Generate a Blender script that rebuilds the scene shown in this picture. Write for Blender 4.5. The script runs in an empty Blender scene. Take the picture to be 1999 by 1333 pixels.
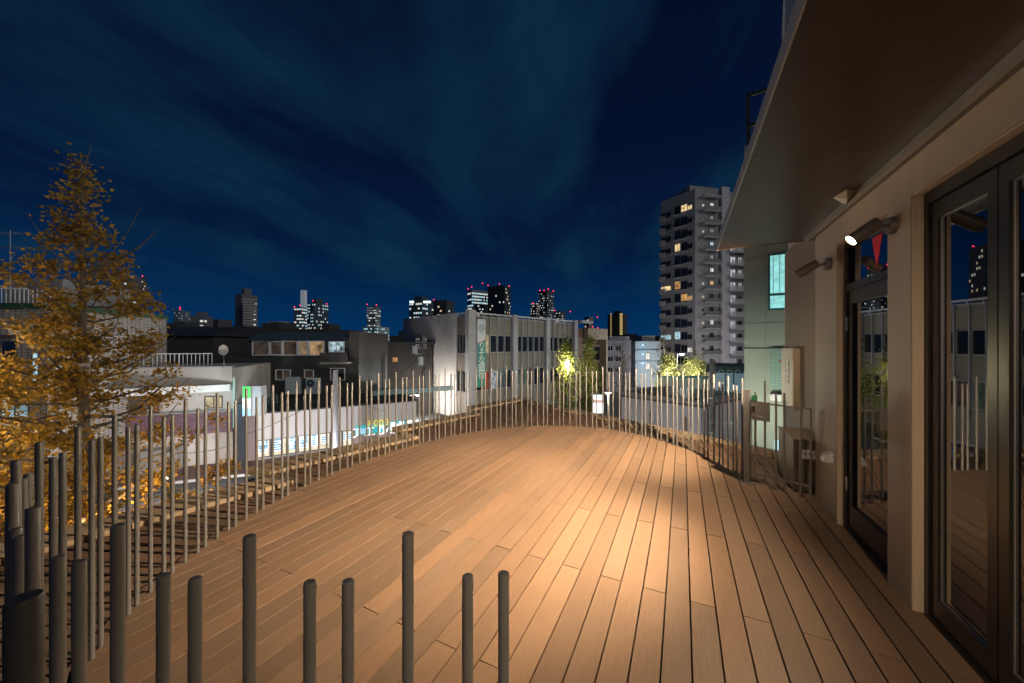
import bpy, math, random
from mathutils import Vector, Matrix
R = math.radians
rng = random.Random(7)
SC = bpy.context.scene
COL = SC.collection

# ------------------------------------------------------------------ camera
F, CX, HY, EYE = 683.0, 999.5, 677.0, 1.7      # focal length in photo pixels, centre, horizon, eye height above the deck
cam = bpy.data.cameras.new('camera')
cam.sensor_width = 36.0
cam.lens = 36.0 * F / 1999.0
cam.shift_y = 10.5 / 1999.0
cam.clip_start = 0.02
cam.clip_end = 6000
camo = bpy.data.objects.new('camera', cam)
camo.location = (0, 0, EYE)
camo.rotation_euler = (R(90), 0, 0)
COL.objects.link(camo)
SC.camera = camo

# ------------------------------------------------------------------ sky, sun, exposure
SC.view_settings.view_transform = 'Standard'
SC.view_settings.look = 'None'
SC.view_settings.exposure = 0.0
SC.view_settings.gamma = 1.0
SC.view_settings.use_curve_mapping = False
SC.cycles.max_bounces = 6
SC.cycles.sample_clamp_indirect = 3.0
SC.cycles.use_light_tree = True

W = bpy.data.worlds.new('World')
SC.world = W
W.use_nodes = True
nt = W.node_tree
nt.nodes.clear()
def wn(t, **kw):
    n = nt.nodes.new(t)
    for k, v in kw.items():
        setattr(n, k, v)
    return n
def wl(a, b):
    nt.links.new(a, b)
out = wn('ShaderNodeOutputWorld'); bg = wn('ShaderNodeBackground'); wl(bg.outputs[0], out.inputs[0])
tc = wn('ShaderNodeTexCoord'); sep = wn('ShaderNodeSeparateXYZ'); wl(tc.outputs['Generated'], sep.inputs[0])
ramp = wn('ShaderNodeValToRGB')
cr = ramp.color_ramp
cr.elements[0].position = 0.0; cr.elements[0].color = (0.0006, 0.034, 0.118, 1)
cr.elements[1].position = 1.0; cr.elements[1].color = (0.0009, 0.0025, 0.0125, 1)
for p, c in ((0.10, (0.0006, 0.022, 0.085)), (0.25, (0.0012, 0.0098, 0.041)), (0.5, (0.0014, 0.0052, 0.0235))):
    e = cr.elements.new(p); e.color = (*c, 1)
wl(sep.outputs['Z'], ramp.inputs[0])
# cloud layer: a flat sheet far overhead, drawn out along the wind
zz = wn('ShaderNodeMath', operation='MAXIMUM'); wl(sep.outputs['Z'], zz.inputs[0]); zz.inputs[1].default_value = 0.02
za = wn('ShaderNodeMath', operation='ADD'); wl(zz.outputs[0], za.inputs[0]); za.inputs[1].default_value = 0.12
dx = wn('ShaderNodeMath', operation='DIVIDE'); wl(sep.outputs['X'], dx.inputs[0]); wl(za.outputs[0], dx.inputs[1])
dy = wn('ShaderNodeMath', operation='DIVIDE'); wl(sep.outputs['Y'], dy.inputs[0]); wl(za.outputs[0], dy.inputs[1])
cmb = wn('ShaderNodeCombineXYZ'); wl(dx.outputs[0], cmb.inputs[0]); wl(dy.outputs[0], cmb.inputs[1])
mp1 = wn('ShaderNodeMapping'); wl(cmb.outputs[0], mp1.inputs[0]); mp1.inputs['Rotation'].default_value = (0, 0, R(10))
mp2 = wn('ShaderNodeMapping'); wl(mp1.outputs[0], mp2.inputs[0]); mp2.inputs['Scale'].default_value = (1.2, 0.52, 1); mp2.inputs['Location'].default_value = (2.88, 1.2, 0)
nz = wn('ShaderNodeTexNoise'); wl(mp2.outputs[0], nz.inputs['Vector']); nz.inputs['Scale'].default_value = 1.25; nz.inputs['Detail'].default_value = 6.0; nz.inputs['Roughness'].default_value = 0.56; nz.inputs['Distortion'].default_value = 0.35
crm = wn('ShaderNodeMapRange'); wl(nz.outputs[0], crm.inputs[0]); crm.inputs[1].default_value = 0.43; crm.inputs[2].default_value = 0.75
fade = wn('ShaderNodeMapRange'); wl(sep.outputs['Z'], fade.inputs[0]); fade.inputs[1].default_value = 0.01; fade.inputs[2].default_value = 0.22
mul = wn('ShaderNodeMath', operation='MULTIPLY'); wl(crm.outputs[0], mul.inputs[0]); wl(fade.outputs[0], mul.inputs[1])
mx = wn('ShaderNodeMix', data_type='RGBA'); wl(mul.outputs[0], mx.inputs[0]); wl(ramp.outputs[0], mx.inputs[6]); mx.inputs[7].default_value = (0.0045, 0.032, 0.066, 1)
sky = wn('ShaderNodeTexSky', sky_type='NISHITA', sun_disc=False, sun_elevation=R(-4), sun_rotation=R(200))
skm = wn('ShaderNodeMix', data_type='RGBA', blend_type='ADD'); skm.inputs[0].default_value = 0.01
wl(mx.outputs[2], skm.inputs[6]); wl(sky.outputs[0], skm.inputs[7])
wl(skm.outputs[2], bg.inputs[0]); bg.inputs[1].default_value = 1.0

sun = bpy.data.lights.new('city_glow', 'SUN')       # night glow of the city behind the terrace
sun.energy = 0.75; sun.angle = R(24); sun.color = (1.0, 0.96, 0.91)
suno = bpy.data.objects.new('city_glow', sun); COL.objects.link(suno)
suno.rotation_euler = (R(70), 0, R(58))

# ------------------------------------------------------------------ helpers
TH = R(26.0)                                          # the house wall and the boards run 26 degrees right of the view
EU = Vector((math.cos(TH), -math.sin(TH), 0)); EV = Vector((math.sin(TH), math.cos(TH), 0))
def UV(u, v, z=0.0): return EU * u + EV * v + Vector((0, 0, z))
def P(x, y, d): return Vector(((x - CX) * d / F, d, EYE - (y - HY) * d / F))
G = -6.3                                              # street level

def link(o, parent=None):
    COL.objects.link(o)
    if parent is not None:
        o.parent = parent
    return o
def props(o, label=None, cat=None, group=None, kind=None):
    if label: o['label'] = label
    if cat: o['category'] = cat
    if group: o['group'] = group
    if kind: o['kind'] = kind
    return o
def thing(name, label, cat, loc=(0, 0, 0), rz=0.0, group=None):
    o = bpy.data.objects.new(name, None); o.empty_display_size = 0.2
    o.location = loc; o.rotation_euler = (0, 0, rz)
    return link(props(o, label, cat, group))

class MB:
    def __init__(s): s.v = []; s.f = []
    def add(s, vs, fs):
        n = len(s.v); s.v += [tuple(p) for p in vs]; s.f += [tuple(i + n for i in f) for f in fs]; return s
    def obox(s, o, ax, ay, az):
        o, ax, ay, az = map(Vector, (o, ax, ay, az))
        vs = [o, o + ax, o + ax + ay, o + ay, o + az, o + ax + az, o + ax + ay + az, o + ay + az]
        fs = [(0, 3, 2, 1), (4, 5, 6, 7), (0, 1, 5, 4), (1, 2, 6, 5), (2, 3, 7, 6), (3, 0, 4, 7)]
        if ax.cross(ay).dot(az) < 0: fs = [f[::-1] for f in fs]
        return s.add(vs, fs)
    def box(s, x0, x1, y0, y1, z0, z1): return s.obox((x0, y0, z0), (x1 - x0, 0, 0), (0, y1 - y0, 0), (0, 0, z1 - z0))
    def uvbox(s, u0, u1, v0, v1, z0, z1): return s.obox(UV(u0, v0, z0), EU * (u1 - u0), EV * (v1 - v0), (0, 0, z1 - z0))
    def prism(s, pts, z0, z1):
        n = len(pts)
        area = sum(pts[i][0] * pts[(i + 1) % n][1] - pts[(i + 1) % n][0] * pts[i][1] for i in range(n))
        if area < 0: pts = pts[::-1]
        vs = [(p[0], p[1], z0) for p in pts] + [(p[0], p[1], z1) for p in pts]
        fs = [tuple(range(n))[::-1], tuple(range(n, 2 * n))] + [(i, (i + 1) % n, (i + 1) % n + n, i + n) for i in range(n)]
        return s.add(vs, fs)
    def tube(s, pts, rads, n=8, cap=True):
        pts = [Vector(p) for p in pts]
        if not isinstance(rads, (list, tuple)): rads = [rads] * len(pts)
        rings = []; vs = []
        for i, p in enumerate(pts):
            t = (pts[min(i + 1, len(pts) - 1)] - pts[max(i - 1, 0)]).normalized()
            a = t.orthogonal().normalized() if abs(t.z) < 0.99 else Vector((1, 0, 0))
            if abs(t.z) < 0.99:
                a = t.cross(Vector((0, 0, 1))).normalized()
            b = t.cross(a).normalized(); a = b.cross(t).normalized()
            for k in range(n):
                q = 2 * math.pi * k / n
                vs.append(p + (a * math.cos(q) + b * math.sin(q)) * rads[i])
        fs = []
        for i in range(len(pts) - 1):
            for k in range(n):
                fs.append((i * n + k, i * n + (k + 1) % n, (i + 1) * n + (k + 1) % n, (i + 1) * n + k))
        if cap:
            fs.append(tuple(range(n))[::-1]); m = (len(pts) - 1) * n; fs.append(tuple(range(m, m + n)))
        return s.add(vs, fs)
    def quad(s, a, b, c, d): return s.add([a, b, c, d], [(0, 1, 2, 3)])
    def disc(s, c, nrm, r, n=16):
        nrm = Vector(nrm).normalized(); a = nrm.orthogonal().normalized(); b = nrm.cross(a)
        return s.add([Vector(c) + (a * math.cos(2 * math.pi * k / n) + b * math.sin(2 * math.pi * k / n)) * r for k in range(n)], [tuple(range(n))])
    def mesh(s, name, m, smooth=False):
        me = bpy.data.meshes.new(name); me.from_pydata(s.v, [], s.f); me.update()
        if m is not None: me.materials.append(m)
        if smooth:
            me.shade_smooth()
            if smooth != 'all': me.set_sharp_from_angle(angle=R(40))
        return me
    def build(s, name, m, parent=None, smooth=False, label=None, cat=None, group=None, kind=None, loc=(0, 0, 0), rz=0.0):
        o = bpy.data.objects.new(name, s.mesh(name, m, smooth)); o.location = loc; o.rotation_euler = (0, 0, rz)
        return link(props(o, label, cat, group, kind), parent)
def inst(me, name, parent=None, loc=(0, 0, 0), rz=0.0, **kw):
    o = bpy.data.objects.new(name, me); o.location = loc; o.rotation_euler = (0, 0, rz)
    return link(props(o, **kw), parent)

# ------------------------------------------------------------------ materials
def mat(name, col, rough=0.6, metal=0.0, var=0.0, scale=4.0, stretch=(1, 1, 1), bump=0.0, rand=0.0, emit=None, estr=1.0, rot=0.0, spec=0.5, dirt=0.0, col2=None):
    m = bpy.data.materials.new(name); m.use_nodes = True
    n, l = m.node_tree.nodes, m.node_tree.links
    b = n['Principled BSDF']
    b.inputs['Roughness'].default_value = rough; b.inputs['Metallic'].default_value = metal
    b.inputs['Base Color'].default_value = (*col, 1)
    b.inputs['Specular IOR Level'].default_value = spec
    if var or bump or rand or dirt:
        t = n.new('ShaderNodeTexCoord'); oi = n.new('ShaderNodeObjectInfo')
        ma = n.new('ShaderNodeMapping'); ma.inputs['Rotation'].default_value = (0, 0, rot); l.new(t.outputs['Object'], ma.inputs[0])
        mb = n.new('ShaderNodeMapping'); mb.inputs['Scale'].default_value = stretch; l.new(ma.outputs[0], mb.inputs[0])
        off = n.new('ShaderNodeVectorMath'); off.operation = 'ADD'; l.new(mb.outputs[0], off.inputs[0])
        sc = n.new('ShaderNodeMath'); sc.operation = 'MULTIPLY'; sc.inputs[1].default_value = 37.0; l.new(oi.outputs['Random'], sc.inputs[0])
        l.new(sc.outputs[0], off.inputs[1])
        nz = n.new('ShaderNodeTexNoise'); nz.inputs['Scale'].default_value = scale; nz.inputs['Detail'].default_value = 6; nz.inputs['Roughness'].default_value = 0.6
        l.new(off.outputs[0], nz.inputs['Vector'])
        mr = n.new('ShaderNodeMapRange'); mr.inputs[1].default_value = 0.25; mr.inputs[2].default_value = 0.75; mr.inputs[3].default_value = 1 - var; mr.inputs[4].default_value = 1 + var
        l.new(nz.outputs[0], mr.inputs[0])
        rr = n.new('ShaderNodeMapRange'); rr.inputs[3].default_value = 1 - rand; rr.inputs[4].default_value = 1 + rand
        l.new(oi.outputs['Random'], rr.inputs[0])
        mm = n.new('ShaderNodeMath'); mm.operation = 'MULTIPLY'; l.new(mr.outputs[0], mm.inputs[0]); l.new(rr.outputs[0], mm.inputs[1])
        last = mm.outputs[0]
        if dirt:
            n2 = n.new('ShaderNodeTexNoise'); n2.inputs['Scale'].default_value = scale * 0.23; n2.inputs['Detail'].default_value = 4
            l.new(ma.outputs[0], n2.inputs['Vector'])
            m2 = n.new('ShaderNodeMapRange'); m2.inputs[1].default_value = 0.4; m2.inputs[2].default_value = 0.68; m2.inputs[3].default_value = 1; m2.inputs[4].default_value = 1 - dirt
            l.new(n2.outputs[0], m2.inputs[0])
            m3 = n.new('ShaderNodeMath'); m3.operation = 'MULTIPLY'; l.new(last, m3.inputs[0]); l.new(m2.outputs[0], m3.inputs[1]); last = m3.outputs[0]
        if col2 is not None:
            cmx = n.new('ShaderNodeMix'); cmx.data_type = 'RGBA'; cmx.inputs[6].default_value = (*col, 1); cmx.inputs[7].default_value = (*col2, 1)
            r2 = n.new('ShaderNodeMath'); r2.operation = 'FRACT'; r3 = n.new('ShaderNodeMath'); r3.operation = 'MULTIPLY'; r3.inputs[1].default_value = 17.3
            l.new(oi.outputs['Random'], r3.inputs[0]); l.new(r3.outputs[0], r2.inputs[0]); l.new(r2.outputs[0], cmx.inputs[0]); base = cmx.outputs[2]
        vm = n.new('ShaderNodeVectorMath'); vm.operation = 'SCALE'; vm.inputs[0].default_value = col
        if col2 is not None: l.new(base, vm.inputs[0])
        l.new(last, vm.inputs['Scale']); l.new(vm.outputs[0], b.inputs['Base Color'])
        if bump:
            bp = n.new('ShaderNodeBump'); bp.inputs['Strength'].default_value = bump; bp.inputs['Distance'].default_value = 0.01
            l.new(nz.outputs[0], bp.inputs['Height']); l.new(bp.outputs[0], b.inputs['Normal'])
    if emit is not None:
        b.inputs['Emission Color'].default_value = (*emit, 1); b.inputs['Emission Strength'].default_value = estr
    return m
def glow(name, col, s): return mat(name, (0.02, 0.02, 0.02), 0.6, emit=col, estr=s)
def glass(name, tint=(0.8, 0.85, 0.85), refl=1.0):
    m = bpy.data.materials.new(name); m.use_nodes = True
    n, l = m.node_tree.nodes, m.node_tree.links; n.remove(n['Principled BSDF'])
    tr = n.new('ShaderNodeBsdfTransparent'); tr.inputs[0].default_value = (*tint, 1)
    gl = n.new('ShaderNodeBsdfGlossy'); gl.inputs['Roughness'].default_value = 0.01
    fr = n.new('ShaderNodeFresnel'); fr.inputs[0].default_value = 1.52
    ml = n.new('ShaderNodeMath'); ml.operation = 'MULTIPLY_ADD'; ml.inputs[1].default_value = 2.4 * refl; ml.inputs[2].default_value = 0.07; ml.use_clamp = True
    l.new(fr.outputs[0], ml.inputs[0])
    mix = n.new('ShaderNodeMixShader'); l.new(ml.outputs[0], mix.inputs[0]); l.new(tr.outputs[0], mix.inputs[1]); l.new(gl.outputs[0], mix.inputs[2])
    l.new(mix.outputs[0], n['Material Output'].inputs[0]); return m
def gridmat(name, col, joint, bw, bh, off=0.0, rough=0.5, axis='XZ', bumpd=0.004, var=0.1, mortar=0.012):
    """tiles or bricks too small to pick apart, on a wall in local X-Z"""
    m = bpy.data.materials.new(name); m.use_nodes = True
    n, l = m.node_tree.nodes, m.node_tree.links; b = n['Principled BSDF']; b.inputs['Roughness'].default_value = rough
    t = n.new('ShaderNodeTexCoord'); s = n.new('ShaderNodeSeparateXYZ'); l.new(t.outputs['Object'], s.inputs[0])
    c = n.new('ShaderNodeCombineXYZ')
    if axis == 'XZ':
        ad = n.new('ShaderNodeMath'); l.new(s.outputs[0], ad.inputs[0]); l.new(s.outputs[1], ad.inputs[1]); l.new(ad.outputs[0], c.inputs[0]); l.new(s.outputs[2], c.inputs[1])
    else:
        l.new(s.outputs[0], c.inputs[0]); l.new(s.outputs[1], c.inputs[1])
    br = n.new('ShaderNodeTexBrick'); l.new(c.outputs[0], br.inputs[0]); br.offset = off
    br.inputs['Scale'].default_value = 1.0; br.inputs['Brick Width'].default_value = bw; br.inputs['Row Height'].default_value = bh; br.inputs['Mortar Size'].default_value = mortar
    br.inputs['Color1'].default_value = (*[k * (1 - var) for k in col], 1); br.inputs['Color2'].default_value = (*[min(1, k * (1 + var)) for k in col], 1); br.inputs['Mortar'].default_value = (*joint, 1)
    l.new(br.outputs[0], b.inputs['Base Color'])
    bp = n.new('ShaderNodeBump'); bp.inputs['Strength'].default_value = 0.5; bp.inputs['Distance'].default_value = bumpd; bp.invert = True
    l.new(br.outputs['Fac'], bp.inputs['Height']); l.new(bp.outputs[0], b.inputs['Normal']); return m

M = {}
M['plank'] = mat('composite_plank', (0.230, 0.140, 0.083), 0.5, var=0.16, scale=5, stretch=(26, 1.3, 8), bump=0.12, rand=0.12, dirt=.10, rot=TH, col2=(0.18, 0.119, 0.077))
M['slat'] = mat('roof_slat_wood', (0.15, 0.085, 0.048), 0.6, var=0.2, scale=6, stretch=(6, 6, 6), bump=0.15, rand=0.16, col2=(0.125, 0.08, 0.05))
M['raised'] = mat('raised_slat_wood', (0.33, 0.235, 0.14), 0.6, var=0.12, scale=6, bump=0.1, rand=0.12, col2=(0.28, 0.21, 0.135))  # slat wood colored paler to carry the lamp light on the step faces
M['rim'] = mat('deck_rim', (0.15, 0.09, 0.05), 0.6, var=0.15, scale=8)
M['void'] = mat('dark_gap_backing', (0.02, 0.017, 0.015), 0.9, var=0.2)  # near-black so the gaps above it read as deep shade
M['post'] = mat('grey_painted_steel', (0.175, 0.17, 0.162), 0.34, metal=0.25, var=0.12, scale=18, stretch=(1, 1, 0.3), bump=0.02)
M['wall'] = mat('beige_panel_wall', (0.32, 0.25, 0.195), 0.6, var=0.07, scale=3, stretch=(9, 9, 0.35), bump=0.04, dirt=0.05)
M['reveal'] = mat('pale_wood_reveal', (0.55, 0.43, 0.30), 0.5, var=0.10, scale=4, stretch=(14, 14, 0.5), bump=0.04)
M['bronze'] = mat('dark_bronze_aluminium', (0.028, 0.025, 0.022), 0.30, metal=0.3, var=0.08, scale=10)
M['soffit'] = None
M['alu'] = mat('satin_aluminium', (0.45, 0.43, 0.40), 0.35, metal=0.8, var=0.06, scale=8)
M['lampbody'] = mat('lamp_grey_paint', (0.14, 0.125, 0.115), 0.42, metal=0.3, var=0.06, scale=12)
M['white'] = mat('white_paint', (0.72, 0.71, 0.69), 0.5, var=0.06, scale=3, dirt=0.12)
M['black'] = mat('black_plastic', (0.012, 0.012, 0.013), 0.45, var=0.1)
M['steel'] = mat('brushed_steel', (0.5, 0.48, 0.45), 0.3, metal=0.9, var=0.08, scale=20)
M['box'] = mat('lit_patch_beige', (0.30, 0.24, 0.165), 0.45, var=0.06, scale=5, dirt=0.06)
M['glass'] = glass('clear_glass', (0.55, 0.6, 0.6), 1.3)
M['asphalt'] = mat('asphalt', (0.05, 0.05, 0.052), 0.85, var=0.25, scale=6, dirt=0.3, bump=0.2)
M['concrete'] = mat('concrete', (0.32, 0.31, 0.30), 0.75, var=0.12, scale=3, dirt=0.22, bump=0.1)

def ribbed(name, col):
    m = mat(name, col, 0.30, spec=.4, var=0.14, scale=3, stretch=(2, 2, 2))
    n, l = m.node_tree.nodes, m.node_tree.links; b = n['Principled BSDF']
    t = n.new('ShaderNodeTexCoord'); ma = n.new('ShaderNodeMapping'); ma.inputs['Rotation'].default_value = (0, 0, TH); l.new(t.outputs['Object'], ma.inputs[0])
    wv = n.new('ShaderNodeTexWave'); wv.bands_direction = 'Y'; wv.inputs['Scale'].default_value = 26.0; l.new(ma.outputs[0], wv.inputs[0])
    bp = n.new('ShaderNodeBump'); bp.inputs['Strength'].default_value = 0.3; bp.inputs['Distance'].default_value = 0.002
    l.new(wv.outputs['Fac'], bp.inputs['Height']); l.new(bp.outputs[0], b.inputs['Normal']); return m
M['soffit'] = ribbed('ribbed_soffit_wood', (0.030, 0.0145, 0.007))

FONT = [None]
def text(body, size, m, parent, loc, rx=R(90), rz=0.0, name='lettering', ext=0.006, align='CENTER', line=1.0):
    c = bpy.data.curves.new('t', 'FONT'); c.body = body; c.size = size; c.extrude = ext; c.align_x = align; c.align_y = 'CENTER'; c.space_line = line; c.resolution_u = 2
    o = bpy.data.objects.new('t', c); COL.objects.link(o)
    dg = bpy.context.evaluated_depsgraph_get(); dg.update()
    me = bpy.data.meshes.new_from_object(o.evaluated_get(dg)); me.name = name
    bpy.data.objects.remove(o); bpy.data.curves.remove(c)
    me.materials.clear(); me.materials.append(m)
    t = bpy.data.objects.new(name, me); t.location = loc; t.rotation_euler = (rx, 0, rz)
    return link(t, parent)

def lamp_point(name, loc, e, col, r=0.15, parent=None):
    L = bpy.data.lights.new(name, 'POINT'); L.energy = e; L.color = col; L.shadow_soft_size = r
    o = bpy.data.objects.new(name, L); o.location = loc; return link(o, parent)
def lamp_spot(name, loc, dirv, e, col, ang, blend=0.6, r=0.04, parent=None):
    L = bpy.data.lights.new(name, 'SPOT'); L.energy = e; L.color = col; L.spot_size = ang; L.spot_blend = blend; L.shadow_soft_size = r
    o = bpy.data.objects.new(name, L); o.location = loc; o.rotation_euler = Vector(dirv).to_track_quat('-Z', 'Y').to_euler(); return link(o, parent)

# ------------------------------------------------------------------ terrace deck
TP = [(-.229, .77), (-.571, .761), (-.909, .807), (-1.226, .895), (-1.5, 1.05), (-1.8, 1.27), (-2.04, 1.51), (-2.227, 1.795), (-2.385, 2.1), (-2.51, 2.43), (-2.58, 2.764),
      (-2.62, 3.11), (-2.62, 3.449), (-2.59, 3.79), (-2.545, 4.13), (-2.47, 4.47), (-2.358, 4.79), (-2.225, 5.105), (-2.065, 5.41), (-1.895, 5.71), (-1.697, 6.0), (-1.483, 6.279),
      (-1.2526, 6.555), (-.998, 6.797), (-.7215, 7.01), (-.43, 7.193), (-.117, 7.34), (.21, 7.445), (.545, 7.51), (.893, 7.524), (1.237, 7.49), (1.57, 7.395), (1.88, 7.25),
      (2.165, 7.05), (2.407, 6.80), (2.595, 6.51), (2.754, 6.205), (2.882, 5.895), (2.96, 5.56), (3.006, 5.21), (3.002, 4.86), (2.976, 4.523)]
def catmull(pts, i, t):
    g = lambda k: Vector(pts[0]) * 2 - Vector(pts[1]) if k < 0 else (Vector(pts[-1]) * 2 - Vector(pts[-2]) if k >= len(pts) else Vector(pts[k]))
    p0, p1, p2, p3 = (g(k) for k in (i - 1, i, i + 1, i + 2))
    return 0.5 * ((2 * p1) + (p2 - p0) * t + (2 * p0 - 5 * p1 + 4 * p2 - p3) * t * t + (3 * p1 - p0 - 3 * p2 + p3) * t ** 3)
curve = [catmull(TP, i, k / 4) for i in range(len(TP) - 1) for k in range(4)] + [Vector(TP[-1])]
def offset(pts, d):
    o = []
    for i, p in enumerate(pts):
        t = (pts[min(i + 1, len(pts) - 1)] - pts[max(i - 1, 0)]).normalized()
        o.append(p + Vector((-t.y, t.x)) * d)
    return o
edge = offset(curve, 0.055)                            # the deck reaches a little past the posts
w2 = lambda u, v: Vector((UV(u, v).x, UV(u, v).y))
deck_poly = [w2(0.3, 0.30), w2(0.1, 0.55)] + [] + edge + [Vector((3.03, 4.40)), Vector((3.50, 4.12)), w2(1.45, 4.99), w2(1.45, -1.2), w2(0.3, -1.2)]

def clip_rect(poly, u0, u1, v0, v1):
    pts = [(p.x * EU.x + p.y * EU.y, p.x * EV.x + p.y * EV.y) for p in poly]
    for ax, val, sg in ((0, u0, 1), (0, u1, -1), (1, v0, 1), (1, v1, -1)):
        outp = []
        for i in range(len(pts)):
            a, b = pts[i - 1], pts[i]
            ia, ib = (a[ax] - val) * sg >= 0, (b[ax] - val) * sg >= 0
            if ia != ib:
                t = (val - a[ax]) / (b[ax] - a[ax]); outp.append((a[0] + (b[0] - a[0]) * t, a[1] + (b[1] - a[1]) * t))
            if ib: outp.append(b)
        pts = outp
        if len(pts) < 3: return None
    cl = []
    for p in pts:
        if not cl or (abs(p[0] - cl[-1][0]) + abs(p[1] - cl[-1][1])) > 1e-4: cl.append(p)
    return cl if len(cl) >= 3 else None

deck = thing('terrace_deck', None, None); deck['kind'] = 'structure'
deck['label'] = 'curved terrace deck of brown boards'
PITCH = 0.1485
for k in range(-34, 10):
    u0 = 0.045 + k * PITCH
    ph = 2.63 if k % 2 == 0 else 1.63
    gap = 0.0048
    for n in range(-3, 6):
        v0, v1 = ph + 2 * n, ph + 2 * n + 2
        pl = clip_rect(deck_poly, u0 + gap, min(u0 + PITCH - gap, 1.449), v0 + 0.003, v1 - 0.003)
        if not pl: continue
        ar = abs(sum(pl[i - 1][0] * pl[i][1] - pl[i][0] * pl[i - 1][1] for i in range(len(pl)))) / 2
        if ar < 0.003: continue
        pw = [(UV(*p).x, UV(*p).y) for p in pl]
        cxm = sum(p[0] for p in pw) / len(pw); cym = sum(p[1] for p in pw) / len(pw)
        dz = rng.uniform(-0.0008, 0.0008)
        MB().prism([(p[0], p[1]) for p in pw], -0.045, dz).build('plank', M['plank'], deck)
# rim that the posts stand on
mb = MB(); eo = offset(curve, 0.085)
for i in range(len(edge) - 1):
    a, b, c, d = edge[i] + (edge[i] - eo[i]) * -0.06, edge[i + 1] + (edge[i + 1] - eo[i + 1]) * -0.06, eo[i + 1], eo[i]
    mb.add([(p.x, p.y, z) for z in (-0.16, -0.004) for p in (a, b, c, d)], [(4, 7, 6, 5), (2, 3, 7, 6), (0, 1, 5, 4)])
mb.build('rim', M['rim'], deck)
MB().prism([(p.x, p.y) for p in deck_poly], -0.30, -0.12).build('joist_bed', M['void'], deck)

# ------------------------------------------------------------------ slatted roof round the deck: slats fan out from the house
C = Vector((2.65, 2.65))
N = Vector((0.780, -0.625)); TV = Vector((0.625, 0.780))
ROWS = [(-4.84, -5.24, -6.0, 1.48), (-5.43, -5.87, 1.48, 3.97), (-6.11, -6.49, 3.97, 6.54), (-6.70, -7.11, 6.54, 9.17)]
RA, RD = Vector((0.18, 11.6)), Vector((0.566, -0.824)); RN = Vector((0.824, 0.566))
RIN = Vector((0.23, 10.95)).dot(RN); ROUT = RA.dot(RN)
def ray_edge(dirv):
    best = None
    for i in range(len(eo) - 1):
        a, b = eo[i], eo[i + 1]; e = b - a
        den = dirv.x * e.y - dirv.y * e.x
        if abs(den) < 1e-9: continue
        w = a - C; t = (w.x * e.y - w.y * e.x) / den; s = (w.x * dirv.y - w.y * dirv.x) / den
        if t > 0.2 and -0.001 <= s <= 1.001: best = t if best is None else max(best, t)
    return best
def ray_row(dirv):
    """(row, inner distance, outer distance) along a ray from the fan centre"""
    for i, (ni, no, v0, v1) in enumerate(ROWS):
        den = N.dot(dirv)
        if den >= -1e-6: continue
        t = (no - N.dot(C)) / den
        v = TV.dot(C + dirv * t)
        if v0 <= v < v1: return i, (ni - N.dot(C)) / den, t
    den = RN.dot(dirv)
    return 4, (RIN - RN.dot(C)) / den, (ROUT - RN.dot(C)) / den
slat_roof = thing('slatted_roof', None, None); slat_roof['kind'] = 'structure'; slat_roof['label'] = 'slatted roof terrace outside the railing'
a = -104.0; wide = True
OUTER = []
while a < 48.0:
    r = 5.6
    wd = math.degrees((0.165 if wide else 0.088) / r); gp = math.degrees(0.020 / r)
    if wide is False: gp *= 1.0
    d0, d1 = (Vector((math.sin(R(q)), math.cos(R(q)))) for q in (a, a + wd))
    dm = Vector((math.sin(R(a + wd / 2)), math.cos(R(a + wd / 2))))
    e0, e1 = ray_edge(d0), ray_edge(d1)
    row, ti, to = ray_row(dm)
    if e0 is None or e1 is None: e0 = e1 = 0.9
    if a > 15 and e0 < 0.9: e0 = e1 = 1.2
    def lim(dv, row=row):
        if row == 4:
            den = RN.dot(dv); return (RIN - RN.dot(C)) / den, (ROUT - RN.dot(C)) / den
        den = N.dot(dv); return (ROWS[row][0] - N.dot(C)) / den, (ROWS[row][1] - N.dot(C)) / den
    (i0, o0), (i1, o1) = lim(d0), lim(d1)
    OUTER += [C + d0 * o0, C + d1 * o1]
    jit = rng.uniform(-0.012, 0.012)
    q = [C + d0 * (e0 + 0.03), C + d1 * (e1 + 0.03), C + d1 * (o1 - .02), C + d0 * (o0 - .02)]
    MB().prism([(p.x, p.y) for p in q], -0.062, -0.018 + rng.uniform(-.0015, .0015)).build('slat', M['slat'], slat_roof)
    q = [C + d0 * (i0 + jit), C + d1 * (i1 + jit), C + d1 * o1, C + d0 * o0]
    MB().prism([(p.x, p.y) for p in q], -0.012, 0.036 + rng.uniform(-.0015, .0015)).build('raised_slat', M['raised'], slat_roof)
    a += wd + gp; wide = not wide
bedpoly = [(p.x, p.y) for p in OUTER] + [(UV(3.0, 5.0).x, UV(3.0, 5.0).y), (0, -2), (-6, -3)]
MB().prism(bedpoly, -0.42, -0.13).build('slat_bed', M['void'], slat_roof)  # sheet laid under the slats to make their gaps look dark

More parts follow.
